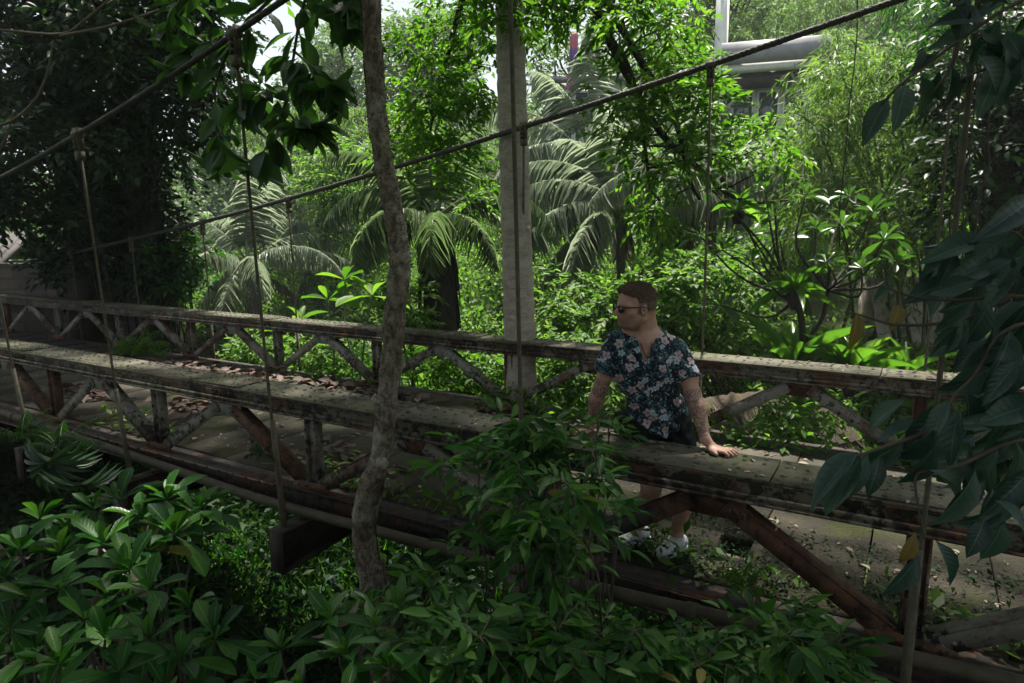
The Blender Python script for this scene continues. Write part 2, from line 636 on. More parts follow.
def rail_mesh():
    m = M(); tp = M()
    # top plate in sections, each a hair different so that the joints read
    edges = [X0] + [(-12.4), -9.0, -6.6, -4.4, -1.02, .9, 3.35, 6.4] + [X1]
    for i in range(len(edges) - 1):
        a, b = edges[i] + .004, edges[i + 1] - .004
        dz = rng.normal(0, .0015)
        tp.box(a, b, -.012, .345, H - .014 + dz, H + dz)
    # webs
    m.box(X0, X1, .022, .034, H - .128, H - .016)
    m.box(X0, X1, .298, .310, H - .128, H - .016)
    # flange angles
    m.box(X0, X1, -.004, .021, H - .030, H - .0165)
    m.box(X0, X1, -.008, .105, H - .142, H - .129)
    m.box(X0, X1, .225, .338, H - .142, H - .129)
    m.box(X0, X1, .008, .0215, H - .1285, H - .092)
    # rivets on top and on the face
    for x in np.arange(X0 + .05, X1, .105):
        for y in (.03, .10, .235, .305):
            if rng.random() < .15:
                continue
            tp.dome((x + rng.normal(0, .006), y + rng.normal(0, .004), H + .001), (0, 0, 1), rng.uniform(.012, .017), rng.uniform(.6, 1.))
        m.dome((x, -.0035, H - .024), (0, -1, 0), .005, .6)
        m.dome((x + .05, .0075, H - .11), (0, -1, 0), .010, .7)
    # lacing underneath
    for x in np.arange(X0 + .2, X1 - .4, .3):
        m.beam((x, .1, H - .136), (x + .28, .23, H - .136), .05, .008)
    # splice plates with dense rivets
    for xs, w in ((-4.42, .45), (-.98, .50), (3.9, .45), (-9.0, .5), (6.4, .5)):
        tp.box(xs - w / 2, xs + w / 2, .006, .327, H + .0035, H + .0125)
        m.box(xs - w / 2, xs + w / 2, .014, .0218, H - .09, H - .032)
        for x in np.arange(xs - w / 2 + .03, xs + w / 2 - .01, .052):
            for y in np.arange(.025, .33, .048):
                if rng.random() < .18:
                    continue
                tp.dome((x + rng.normal(0, .004), y + rng.normal(0, .003), H + .0125), (0, 0, 1), rng.uniform(.010, .015), rng.uniform(.5, 1.))
            for z in (H - .075, H - .05):
                m.dome((x, .014, z), (0, -1, 0), .010, .8)
    return m, tp


def post_mesh(w=.105):
    m = M()
    z0, z1 = -.01, H - .143
    m.box(-w / 2, -w / 2 + .012, .03, .115, z0, z1)
    m.box(w / 2 - .012, w / 2, .03, .115, z0, z1)
    m.box(-w / 2 + .0125, w / 2 - .0125, .06, .072, z0, z1)
    for z in np.arange(.08, z1, .16):
        for sx in (-1, 1):
            m.dome((sx * .028, .06, z), (0, -1, 0), .010, .7)
    return m


def gusset_mesh():
    m = M()
    zt = H - .143
    m.prism([(-.19, zt), (-.17, zt - .05), (-.10, zt - .12), (.12, zt - .12), (.19, zt - .04), (.19, zt)], 1, .040, .052)
    for x in (-.14, -.07, 0, .07, .14):
        m.dome((x, .040, zt - .03), (0, -1, 0), .012, .8)
    for x in (-.09, .09):
        m.dome((x, .040, zt - .085), (0, -1, 0), .012, .8)
    return m


def diag_mesh(p0, p1):
    """angle-iron diagonal in the XZ plane"""
    m = M()
    p0 = A(p0, float); p1 = A(p1, float)
    t = unit(p1 - p0); n = np.cross(t, A([0, 1., 0]))
    if n[2] < 0:
        n = -n
    w = .10
    def slab(n0, n1, y0, y1):
        v = []
        for y in (y0, y1):
            for q, k in ((p0, n0), (p1, n0), (p1, n1), (p0, n1)):
                v.append(q + n * k + A([0, y, 0]))
        m.hexa(v)
    slab(-w / 2, w / 2 - .0125, .026, .038)
    slab(w / 2 - .012, w / 2, .026, .112)
    L = np.linalg.norm(p1 - p0)
    for s in (.03, .09, L - .09, L - .04):
        m.dome(p0 + t * s + n * -.01 + A([0, .026, 0]), (0, -1, 0), .012, .8)
    return m


def chord_mesh():
    m = M()
    m.box(X0, X1, .028, .040, -.17, -.03)
    m.box(X0, X1, .0, .16, -.029, -.017)
    m.box(X0, X1, .0, .16, -.184, -.1705)
    for x in np.arange(X0 + .05, X1, .17):
        m.dome((x, .028, -.06), (0, -1, 0), .012, .8)
        m.dome((x + .08, .028, -.14), (0, -1, 0), .012, .8)
    return m


rm_, tp_ = rail_mesh()
rail = rm_.build('top_rail', MAT['rail'], bridge)
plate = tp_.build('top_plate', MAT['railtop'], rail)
rail['label'] = 'near riveted top rail the man leans on'
post = post_mesh().build('post', MAT['web'], bridge)
gus = gusset_mesh().build('gusset_plate', MAT['plate'], bridge)
chord = chord_mesh().build('bottom_chord', MAT['dark'], bridge)
r2 = rail.copy(); COL.objects.link(r2); r2.parent = bridge; r2.location = (.35, YF, 0)
r2['label'] = 'far riveted top rail behind the man'
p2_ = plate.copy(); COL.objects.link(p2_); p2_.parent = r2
c2 = chord.copy(); COL.objects.link(c2); c2.parent = bridge; c2.location = (0, YF, 0)
RUSTY = N
first = True
near_diag_skip = set()
for yk, Y in enumerate((0, YF)):
    for i, x in enumerate(POSTS):
        o = post if (i == 0 and Y == 0) else post.copy()
        if o is not post:
            COL.objects.link(o); o.parent = bridge
        o.location = (x, Y, 0)
    for i in range(len(POSTS) - 1):
        a, b = POSTS[i], POSTS[i + 1]
        c = (a + b) / 2 + (.03 if yk else 0)
        o = gus if (i == 0 and Y == 0) else gus.copy()
        if o is not gus:
            COL.objects.link(o); o.parent = bridge
        o.location = (c, Y, 0)
        if i in (7, 8, 3) and o is not gus:
            o.data = o.data.copy(); o.data.materials[0] = MAT['rust']
        zt = H - .185
        d1 = shift(diag_mesh((c - .09, 0, zt), (a + .09, 0, .03)), (c, 0, 0)).build('diagonal_brace', MAT['web'], bridge)
        d1.location = (c, Y, 0)
        if Y == 0 and i == 8:
            d1.data.materials[0] = MAT['dark']  # this brace's shadow is put in as darker steel
        d2 = shift(diag_mesh((c + .09, 0, zt), (b - .09, 0, .03)), (c, 0, 0)).build('diagonal_brace', MAT['rust'] if (i % 2 == 0 and Y == 0) else MAT['web'], bridge)
        d2.location = (c, Y, 0)
# some posts are redder than others
for o in [c for c in bridge.children if c.name.startswith('post')]:
    if rng.random() < .35:
        o.data = o.data.copy(); o.data.materials[0] = MAT['rust']

# joint plates at the foot of each near post
jp = M()
jp.prism([(-.2, -.016), (.2, -.016), (.19, .03), (.12, .05), (-.12, .05), (-.19, .03)], 1, .013, .025)
for x in (-.13, -.05, .05, .13):
    jp.dome((x, .013, .02), (0, -1, 0), .012, .8)
jo = jp.build('foot_plate', MAT['rust'], bridge)
for Y in (0, YF):
    for i, x in enumerate(POSTS):
        o = jo if (i == 0 and Y == 0) else jo.copy()
        if o is not jo:
            COL.objects.link(o); o.parent = bridge
        o.location = (x, Y, 0)

# cross beams under the deck, tapered ends poke out past the rails
cb = M()
y0, y1 = -.33, YF + .50
for t0, t1, w in ((-.21, -.197, .15), ):
    m = cb
    prof = [(y0, -.50), (.5, -.46), (YF - .3, -.46), (y1, -.40), (y1, -.215), (y0, -.215)]
    m.prism(prof, 0, -.008, .008)
    m.box(-.07, .07, y0, y1, -.214, -.2)
    m.hexa([(-.07, y0, -.515), (.07, y0, -.515), (.07, .5, -.475), (-.07, .5, -.475), (-.07, y0, -.502), (.07, y0, -.502), (.07, .5, -.462), (-.07, .5, -.462)])
    m.box(-.07, .07, y0 - .014, y0 - .001, -.52, -.2)
cbo = cb.build('cross_beam', MAT['dark'], bridge)
for i, x in enumerate(POSTS):
    o = cbo if i == 0 else cbo.copy()
    if o is not cbo:
        COL.objects.link(o); o.parent = bridge
    o.location = (x, 0, 0)

# stringers
for Y in (.6, 1.45, 2.3):
    s = M(); s.box(X0, X1, Y - .05, Y + .05, -.196, -.075)
    s.build('stringer', MAT['dark'], bridge)

# deck of concrete slabs (one is broken through)
xs = list(np.arange(X0, X1 - .3, .62)) + [X1]
for i in range(len(xs) - 1):
    a, b = xs[i] + .006, xs[i + 1] - .006
    dz = rng.normal(0, .004)
    m = M()
    def slab(x0, x1, y0, y1):
        m.box(x0, x1, y0, y1, -.072 + dz, -.004 + dz)
    if a < 3.1 < b:
        slab(a, b, .175, .42); slab(a, b, .80, 2.88)
        slab(a, 2.96, .421, .799); slab(3.24, b, .421, .799)
    else:
        slab(a, b, .175, 2.88)
    m.build('deck_slab', MAT['deck'], bridge)
pl = M()
pl.beam((2.9, .5, -.10), (3.35, .56, -.11), .09, .03)
pl.beam((2.85, .66, -.10), (3.4, .63, -.10), .10, .03)
pl.build('loose_plank', plain('grey_plank', (.2, .17, .13), .85, .3, 14, .6), bridge)

# cables
def cable_pts(samples, Y):
    P = A([px_y(x, y, Y) for x, y in samples])
    co = np.polyfit(P[:, 0], P[:, 2], 2)
    return co


YN, YC = -.37, YF + .42
ccn = cable_pts([(0, 178), (85, 131), (180, 69), (270, 10)], YN)
ccf = cable_pts([(130, 240), (283, 200), (450, 151), (535, 123), (707, 65), (900, 0)], YC)
ccn[0] = max(ccn[0], .006)
def cz(c, x):
    return np.polyval(c, x)


for c, Y, r in ((ccn, YN, .019), (ccf, YC, .028)):
    xx = np.linspace(-9.5 if Y > 0 else -8, 7.8, 60)
    zz = cz(c, xx)
    p = np.stack([xx, np.full(60, Y), zz], -1)
    m = M(); m.tube(p, r, 8)
    # strands spiral round the rope
    L = xx
    for k in range(3):
        t = np.linspace(0, 59, 900)
        q = np.stack([np.interp(t, np.arange(60), p[:, j]) for j in range(3)], -1)
        ph = q[:, 0] * 40 + k * 2 * PI / 3
        q[:, 1] += np.cos(ph) * r * .62
        q[:, 2] += np.sin(ph) * r * .62
        m.tube(q, r * .55, 4, False)
    m.build('main_cable', MAT['cable'], bridge, True)

for c, Ya, Yb, far in ((ccn, YN, -.25, 0), (ccf, YC, YF + .44, 1)):
    for x in POSTS[3:-1] if not far else POSTS[2:-1]:
        zt = cz(c, x)
        m = M()
        xt = x + rng.normal(0, .02)
        p = curve_pts((xt, Yb, -.46), (x, Ya, zt - .02), 6, bow=(rng.normal(0, .012), 0, 0))
        m.tube(p, .0115 if not far else .0125, 6)
        tt_ = (.62 + .46) / (zt - .02 + .46)
        m.tube([(xt, Yb, -.46), (xt, Yb, -.1), A([xt, Yb, -.46]) * (1 - tt_) + A([x, Ya, zt - .02]) * tt_], [.022, .022, .02], 7)
        m.dome((xt, Yb, -.46), (0, 0, -1), .03, .8)
        h = m.build('hanger_rod', MAT['rod'], bridge)
        k = M()
        k.beam((x - .025, Ya, zt + .05), (x - .025, Ya, zt - .13), .05, .014, (1, 0, 0))
        k.beam((x + .025, Ya, zt + .05), (x + .025, Ya, zt - .13), .05, .014, (1, 0, 0))
        k.tube([(x - .045, Ya, zt), (x + .045, Ya, zt)], .036, 8)
        k.box(x - .03, x + .03, Ya - .026, Ya + .026, zt - .20, zt - .131)
        for dz in (-.06, -.1):
            k.tube([(x, Ya - .04, zt + dz), (x, Ya + .04, zt + dz)], .012, 6)
        k.build('cable_clamp', MAT['rod'], h)

# pipe along the outside edge of the deck
pp = [px_y(*q, -.09) for q in ((0, 412), (150, 461.6), (260, 499), (421, 543), (552, 578), (611, 592), (740, 622), (855, 647), (914, 659))]
pp = [A([-13, -.09, .22]), A([-9, -.09, .1])] + pp + [A([6, -.09, .1]), A([8.4, -.09, .2])]
pm = M()
pth = smooth_path(pp, 70)
pm.tube(pth, .038, 9)
for s in (12, 24, 34, 44, 55):
    q = pth[s]; t = unit(pth[s + 1] - pth[s])
    pm.tube([q - t * .03, q + t * .03], .045, 9)
tag(pm.build('pipe', MAT['bamboo_pipe'], None, True), 'long thin mossy brown pipe running along the outer deck edge of the bridge', 'pipe')

# leaf litter
lm = M()
def litter(n, x0, x1, y0, y1, z, s0, s1, mesh):
    p = np.stack([rng.uniform(x0, x1, n), rng.uniform(y0, y1, n), np.full(n, z) + rng.uniform(0.002, .012, n)], -1)
    d = rdir(n, -.12, .12)
    up = A([0, 0, 1.]) + rng.normal(0, .18, (n, 3))
    L = rng.uniform(s0, s1, n)
    scatter(mesh, T_MID, p, d, up, L, L * rng.uniform(.35, .6, n))
litter(1500, -9, 6.5, .2, 2.85, .0, .016, .042, lm)
litter(200, -2.5, 6.5, .2, 2.85, .0, .05, .11, lm)
litter(160, -8, 6.5, .0, .33, H + .004, .015, .04, lm)
litter(60, 1, 6.5, .03, .33, H + .004, .03, .07, lm)
litter(60, -4, 6.5, YF, YF + .33, H + .004, .02, .05, lm)
kind(lm.build('leaf_litter', MAT['dry']), 'stuff')
lr = M()
for cx, cy, s, n in ((-1.2, 2.5, .5, 60), (-2.4, 2.6, .5, 60), (-3.6, 2.55, .6, 70), (-5, 2.4, .7, 80), (-6.5, 2.3, .8, 80), (.1, 2.6, .35, 30),
                     (-2.9, 1.0, .4, 60), (-4.6, .8, .5, 70), (-.4, .7, .3, 26), (.15, .55, .2, 14), (.35, .42, .12, 8)):
    p = np.stack([rng.normal(cx, s * .6, n), rng.normal(cy, .12, n), np.abs(rng.normal(0, .03, n)) + .004], -1)
    p[:, 1] = np.clip(p[:, 1], .2, 2.82)
    L = rng.uniform(.09, .22, n)
    scatter(lr, T_MID, p, rdir(n, -.2, .3), A([0, 0, 1.]) + rng.normal(0, .35, (n, 3)), L, L * .5)
kind(lr.build('fallen_leaves', MAT['dry_red']), 'stuff')
# ------------------------------------------------------------------ vegetation
def veg(name, label, cat, base, group=None):
    return thing(name, label, cat, tuple(float(q) for q in base), group)


def part(m, name, mat, root, smooth=False):
    shift(m, root.location)
    return m.build(name, mat, root, smooth)


def add_trunk(root, path, r, mat, sides=10, wob=.0, name='trunk', extra=None):
    m = M() if extra is None else extra
    path = A(path)
    m.tube(path, r, sides)
    if wob:
        m.v[-1] = m.v[-1] + rng.normal(0, wob, m.v[-1].shape)
    return part(m, name, mat, root, True)


# ---- far wood (one mass) -------------------------------------------------
fm = M()
nC = 1500
ang = rng.uniform(-1.35, .55, nC)
dist = 24 + 70 * rng.random(nC) ** 1.1
cx = CAM[0] + np.sin(ang) * dist; cy = CAM[1] + np.cos(ang) * dist
keep = (cy > 17) | (dist > 30)
cx, cy, dist = cx[keep], cy[keep], dist[keep]
hz = rng.uniform(1.2, 4.6, len(cx)) * np.clip(dist / 40, .6, 1.5)
left_low = np.clip((-cx - 12) / 20, 0, .3)
hz *= 1 - left_low
cc = np.stack([cx, cy, ground(cx, cy) + hz], -1)
rad = rng.uniform(1.0, 2.1, len(cx)) * np.clip(dist / 45, .7, 1.5)
n = len(cc)
k = 150
off = rdir(n * k, -.5, 1) * (rng.random(n * k) ** .25)[:, None] * A([1, 1, .8])
P = np.repeat(cc, k, 0) + off * np.repeat(rad, k)[:, None]
L = rng.uniform(.22, .5, n * k) * np.repeat(np.clip(dist / 45, .7, 1.5), k)
scatter(fm, T_FAR, P, off + rdir(n * k) * .8 - A([0, 0, .3]), A([0, 0, 1.]) + rng.normal(0, .5, (n * k, 3)), L, L * .5)
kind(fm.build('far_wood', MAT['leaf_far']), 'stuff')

# ---- hillside undergrowth (one mass) -----------------------------------------
um = M()
nB = 1000
ang = rng.uniform(-1.25, .5, nB * 3)
dist = 5.5 + 23 * rng.random(nB * 3) ** .9
bx = CAM[0] + np.sin(ang) * dist; by = CAM[1] + np.cos(ang) * dist
ok = ((by > 7.0) & (ang > -.62) | (by > 6.5) & (ang <= -.62) | ((bx < -9) & (by > 4.5))) & ~((bx > 5.2) & (by > 8) & (by < 13.5))
bx, by = bx[ok], by[ok]
_k = []
for a_, b__ in zip(bx, by):
    X_, Y_, D_ = to_px((a_, b__, float(ground(a_, b__)) + .7))
    _k.append(D_ > 16 or Y_ > 305)
bx, by = bx[A(_k)][:nB], by[A(_k)][:nB]
r = rng.uniform(.3, .75, len(bx)) * np.clip(.4 + by / 18, .6, 1.6)
bz = ground(bx, by) + r * rng.uniform(.0, .55, len(bx))
k = 230
n = len(bx)
off = rdir(n * k, -.3, 1) * (rng.random(n * k) ** .2)[:, None]
P = np.repeat(np.stack([bx, by, bz], -1), k, 0) + off * np.repeat(r, k)[:, None]
sz = np.repeat(rng.uniform(.09, .17, n), k) * rng.uniform(.7, 1.3, n * k)
scatter(um, T_FAR, P, off + rdir(n * k) * .9 - A([0, 0, .25]), A([0, 0, 1.]) + rng.normal(0, .5, (n * k, 3)), sz, sz * np.repeat(rng.uniform(.35, .65, n), k))
kind(um.build('hillside_undergrowth', MAT['leaf_bank']), 'stuff')

# ravine floor plants under and before the bridge
vm = M()
n = 26000
vx = rng.uniform(-12, 7, n); vy = rng.uniform(-3.4, 4.5, n)
vz = ground(vx, vy) + rng.random(n) ** 1.6 * .8
sel = np.hypot(vx - CAM[0], vy - CAM[1]) > 1.6
sel &= ~((np.abs(vy - 1.5) < 1.9) & (vz > -.5))
P = np.stack([vx, vy, vz], -1)[sel]
n = len(P)
L = rng.uniform(.08, .22, n)
scatter(vm, T_FAR, P, rdir(n, -.4, .7), A([0, 0, 1.]) + rng.normal(0, .5, (n, 3)), L, L * .42)
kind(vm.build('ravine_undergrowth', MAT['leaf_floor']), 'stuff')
# grass-like bright growth beyond the deck seen under the bridge
gm = M()
n = 22000
vx = rng.uniform(-9, 3.5, n); vy = rng.uniform(1.2, 8.5, n)
P = np.stack([vx, vy, ground(vx, vy)], -1)
L = rng.uniform(.25, .8, n)
scatter(gm, T_NARROW, P, rdir(n, .5, 1), rdir(n), L, np.full(n, .03))
kind(gm.build('tall_grass', MAT['leaf_small']), 'stuff')

# ---- the pale-trunked tree behind the far rail and its hanging crown ----------
b = px(520, 470, 7.7)
base = A([b[0], b[1], float(ground(b[0], b[1])) - .1])
root = veg('tree', 'tall straight tree with smooth pale grey trunk right behind the far rail', 'tree', base)
path = smooth_path([base, px(521, 400, 7.7), px(517, 250, 7.75), px(511, 60, 7.8), px(508, -80, 7.9), px(505, -330, 8.2)], 26)
tr = M(); pf_ = smooth_path(path, 200); tr.tube(pf_, np.linspace(.19, .15, 200) * (1 + .025 * np.sin(np.arange(200) * .9) + rng.normal(0, .012, 200)), 22)
for i_, a_ in ((60, -.5), (84, .9), (105, -.2), (122, .5), (140, -.9)):
    tr.dome(pf_[i_] + .165 * (-FWD * math.cos(a_) + RGT * math.sin(a_)), -FWD * math.cos(a_) + RGT * math.sin(a_), .05, .4, 10)
top = path[-8:]
polyA = [(395, 150), (405, 60), (440, -10), (500, -30), (500, 60), (498, 190), (485, 215), (455, 180), (430, 165), (415, 170)]
cA = px_cloud(38, 390, 502, -40, 290, 8.6, 10.0, polyA)
polyB = [(515, -40), (540, 40), (585, 30), (605, 60), (612, 100), (590, 150), (585, 175), (640, 185), (655, 235), (672, 185), (700, 170), (750, 175), (795, 170),
         (780, 145), (725, 110), (708, 50), (695, -40)]
cB = px_cloud(74, 510, 805, -50, 250, 7.9, 9.4, polyB)
part(tr, 'trunk', MAT['bark_pale'], root, True)
tr = M()
# limbs from the trunk above the frame
for tgt in (px(470, 40, 9.2), px(430, 130, 9.6)):
    tr.tube(smooth_path([path[-6], (path[-6] + tgt) / 2 + A([0, 0, .5]), tgt], 10), np.linspace(.07, .02, 10), 6)
lb = []
for pts in ([(640, 60, 8.8), (672, 110, 9), (690, 180, 9.2), (700, 200, 9.3)], [(600, 20, 8.6), (625, 60, 8.7), (640, 110, 8.8), (650, 190, 9)],
            [(640, 100, 8.9), (690, 160, 9.1), (740, 200, 9.3), (790, 200, 9.5)]):
    w = [path[-4]] + [px(*q) for q in pts]
    s = smooth_path(w, 16)
    tr.tube(s, np.linspace(.06, .018, 16), 6)
    lb.append(s)
for c in cB:
    s = lb[int(rng.integers(3))]
    i = int(np.argmin(np.linalg.norm(s - c, axis=1)))
    tr.tube(curve_pts(s[i], c, 5, 0, .06), np.linspace(.016, .005, 5), 4, False)
cC = []  # unseen upper crown, added to shade the bridge and foreground
while len(cC) < 92:
    q = A([rng.uniform(-7, 7.5), rng.uniform(.6, 4.4), rng.uniform(5.8, 8.2)])
    if to_px(q)[1] < -70:
        cC.append(q)
cC = A(cC)
limbs(tr, path[-6:], cC, .05, (.2, 1), .1, 6)
part(tr, 'limbs', MAT['bark_dark'], root, True)
cm = M()
cluster_leaves(cm, cA, rng.uniform(.28, .5, len(cA)), 15, 8, .125, .052, T_MID, .35)
cluster_leaves(cm, cB, rng.uniform(.25, .45, len(cB)), 13, 8, .13, .052, T_MID, .35)
cluster_leaves(cm, cC, rng.uniform(.7, 1.05, len(cC)), 15, 8, .24, .10, T_FAR, .35)
cluster_leaves(cm, px_cloud(9, 488, 532, -30, 22, 7.2, 7.6), .2, 10, 6, .12, .05, T_MID, .4)
part(cm, 'crown', MAT['leaf_bright'], root)

# ---- dark tree on the left -----------------------------------------------------
b = px(85, 330, 13.3)
base = on_ground(b)
root = veg('tree', 'big dark twin-trunked tree with dense shady foliage at the left behind the far rail', 'tree', base)
tr = M()
pA = smooth_path([base, px(84, 300, 13.3), px(78, 180, 13.2), px(68, 60, 13.1), px(60, -80, 13), px(50, -260, 13)], 20)
pB = smooth_path([on_ground(px(152, 320, 13)), px(150, 300, 13), px(143, 200, 12.9), px(135, 90, 12.8), px(120, -60, 12.8), px(100, -260, 12.8)], 20)
tr.tube(pA, np.linspace(.30, .18, 20), 10); tr.tube(pB, np.linspace(.28, .17, 20), 10)
cl = np.concatenate([px_cloud(160, -120, 232, -120, 215, 10.5, 14, [(-120, -120), (232, -120), (222, 40), (200, 100), (172, 150), (185, 210), (150, 250), (60, 250), (40, 130), (10, 120), (0, 230), (-120, 240)]),
                     px_cloud(50, -40, 190, -60, 150, 9.5, 12.5), px_cloud(44, 40, 175, 150, 285, 12.9, 14), px_cloud(34, 140, 236, -20, 150, 11, 13.5), px_cloud(26, -40, 60, 100, 225, 12, 14)])
limbs(tr, pA, cl[::3], .05, (.3, 1)); limbs(tr, pB, cl[1::4], .05, (.3, 1))
part(tr, 'trunk', MAT['bark_dark'], root, True)
cm = M()
cluster_leaves(cm, cl, rng.uniform(.35, .75, len(cl)), 17, 8, .17, .08, T_MID, .35)
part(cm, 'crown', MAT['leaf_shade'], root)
# climbers on its trunks
iv = M()
for p_, n_ in ((pA, 700), (pB, 1100)):
    t = rng.uniform(0, 12, n_)
    q = np.stack([np.interp(t, np.arange(20), p_[:, j]) for j in range(3)], -1)
    o = rdir(n_, -.3, .3)
    L = rng.uniform(.1, .2, n_)
    o[:, :2] = o[:, :2]
    scatter(iv, T_MID, q + o * .22, o * .5 - A([0, 0, .8]), o + A([0, 0, .3]), L, L * .6)
part(iv, 'climbing_ivy', MAT['leaf_shade'], root)

# ---- dark bush left, between rail and tree ----------------------------------------
for lab, xr, yr, dr, nn, mt in (('dark leafy bush hanging below the twin-trunked tree over the far rail', (60, 190), (190, 285), (12.2, 13.4), 34, 'leaf_shade'),
                                ('mid green bush with loose leaves right of the dark twin-trunked tree', (160, 205), (235, 300), (12.5, 13.5), 18, 'leaf_small')):
    c = px_cloud(nn, *xr, *yr, *dr)
    base = on_ground(c.mean(0))
    root = veg('bush', lab, 'bush', base)
    tr = M()
    for q in c[::2]:
        tr.tube(curve_pts(base, q, 6, 0, .05, bow=(0, 0, .2)), np.linspace(.03, .008, 6), 5, False)
    part(tr, 'stem', MAT['bark_dark'], root)
    cm = M(); cluster_leaves(cm, c, .36, 12, 7, .15, .075, T_MID, .4)
    part(cm, 'foliage', MAT[mt], root)

# ---- palms -------------------------------------------------------------------------
def frond_mesh(base, az, e0, L, bend, lf, n=84, wtw=0.):
    """a pinnate frond: rachis and two rows of drooping leaflets"""
    t = np.linspace(0, 1, 22)
    th = e0 - bend * t ** 1.3
    h = np.concatenate([[0], np.cumsum(np.cos(th[:-1]))]) / 21 * L
    z = np.concatenate([[0], np.cumsum(np.sin(th[:-1]))]) / 21 * L
    dirh = A([math.cos(az), math.sin(az), 0])
    p = A(base) + h[:, None] * dirh + z[:, None] * A([0, 0, 1.])
    m = M()
    m.tube(p, np.linspace(.028, .004, 22) * L / 2.5, 5)
    s = np.linspace(.16, .99, n)
    i = s * 21
    q = np.stack([np.interp(i, np.arange(22), p[:, j]) for j in range(3)], -1)
    tang = unit(np.gradient(q, axis=0))
    side = unit(np.cross(tang, A([0, 0, 1.]) + 1e-3))
    side = unit(side + wtw * np.cross(side, tang))
    upn = np.cross(side, tang)
    ll = lf * np.sin(PI * np.clip(.12 + .86 * s, 0, 1)) ** .6
    tpl = template([0, .12, .45, .8, 1], [.25, .5, .48, .28, 0], .55, .25)
    for sg in (-1, 1):
        d = side * sg * .8 + tang * .55 + upn * .12 + rng.normal(0, .07, (n, 3))
        d[:, 2] -= .5 + .45 * s
        d += rng.normal(0, .16, (n, 3)) * (rng.random((n, 1)) < .3)
        keep = (rng.random(n) > .05) & (np.abs(s - rng.uniform(.3, .95)) > .022)
        scatter(m, tpl, q[keep], d[keep], (upn + rng.normal(0, .12, (n, 3)))[keep], ll[keep] * rng.uniform(.85, 1.1, keep.sum()), np.full(keep.sum(), .026 * L / 2.5))
    return m


def palm(label, crown, base, r, fronds, mat, trunk_mat='bark_palm', skirt=0):
    base = A(base); crown = A(crown)
    root = veg('palm_tree', label, 'palm', base, None)
    path = smooth_path([base, base * .6 + crown * .4 + rng.normal(0, .06, 3) * A([1, 1, 0]), crown], 16)
    m = M()
    rr = np.linspace(r * 1.15, r * .85, 16) * (1 + .06 * (np.arange(16) % 2))
    m.tube(path, rr, 10)
    part(m, 'trunk', MAT[trunk_mat], root, True)
    for az, e0, L, bend, lf in fronds:
        fm_ = frond_mesh(crown + rng.normal(0, .05, 3), az, e0, L, bend, lf)
        part(fm_, 'frond', MAT[mat], root)
    for k_ in range(2):
        part(frond_mesh(crown - A([0, 0, .15]), AZ + rng.uniform(.3, 2.8), math.radians(rng.uniform(-50, -20)), fronds[0][2] * .62, math.radians(45), .4, 40), 'dead_frond', MAT['dry'], root)
    # husk fibres and old leaf bases
    hm = M()
    for k_ in range(14):
        a = rng.uniform(0, 2 * PI)
        d = A([math.cos(a), math.sin(a), .9])
        hm.beam(crown - A([0, 0, .25]), crown - A([0, 0, .25]) + d * rng.uniform(.25, .45), .07, .03)
    if skirt:
        for k_ in range(70):
            a = rng.uniform(0, 2 * PI)
            p0 = crown + A([math.cos(a) * r * 1.1, math.sin(a) * r * 1.1, -rng.uniform(.1, .6)])
            p1 = p0 + A([math.cos(a) * .12, math.sin(a) * .12, -rng.uniform(.6, skirt)])
            hm.beam(p0, p1, rng.uniform(.03, .1), .012)
    part(hm, 'leaf_base', MAT['bark_dark'] if skirt else MAT['bark_palm'], root)
    return root


AZ = math.atan2(RGT[1], RGT[0])      # azimuth of picture-right
def fr(*rows):
    return [(AZ + math.radians(a), math.radians(e), L, math.radians(bd), lf) for a, e, L, bd, lf in rows]


c = px(247, 264, 17)
palm('coconut palm with short stout trunk nearest the dark twin-trunked tree', c, on_ground(px(262, 400, 17)), .17,
     fr((10, 25, 3.07, 75.6, 0.62), (40, 45, 2.94, 86.4, 0.62), (-20, 30, 2.94, 81, 0.62), (80, 70, 3.33, 54, 0.69), (130, 55, 3.07, 86.4, 0.62), (175, 35, 2.82, 91.8, 0.62),
        (200, 60, 3.07, 97.2, 0.62), (250, 35, 2.56, 108, 0.62), (-60, 20, 2.43, 97.2, 0.62), (100, 80, 3.33, 43.2, 0.62), (-90, -10, 2.18, 64.8, 0.62), (160, -15, 2.05, 54, 0.56)), 'palm_glare')
c = px(325, 226, 22)
palm('smaller palm with silvery fronds behind the gap between the two coconut palms', c, on_ground(px(330, 420, 22)), .13,
     fr((0, 25, 3.71, 64.8, 0.75), (30, 45, 3.58, 75.6, 0.75), (-30, 10, 3.33, 64.8, 0.75), (90, 70, 3.33, 54, 0.75), (160, 35, 3.84, 75.6, 0.75), (190, 15, 3.84, 64.8, 0.75), (220, 45, 3.33, 86.4, 0.75), (-70, 40, 2.82, 97.2, 0.62), (250, 20, 2.82, 86.4, 0.62)), 'palm_glare')
c = px(437, 222, 12.5)
palm('palm with thick dark shaggy trunk between the curved foreground trunk and the pale tree', c, on_ground(px(443, 430, 12.5)), .25,
     fr((-5, 40, 2.69, 113.4, 0.62), (20, 50, 2.56, 124.2, 0.62), (180, 45, 2.56, 118.8, 0.62), (160, 60, 2.82, 75.6, 0.62), (60, 75, 2.82, 64.8, 0.62), (100, 80, 2.94, 43.2, 0.69), (205, 0, 2.18, 75.6, 0.62), (-50, 10, 2.18, 86.4, 0.62),
        (230, 30, 2.43, 118.8, 0.62), (-90, 20, 2.30, 108, 0.62), (130, 45, 2.56, 97.2, 0.62)), 'palm', 'bark_dark', 2.0)
c = px(618, 205, 13.5)
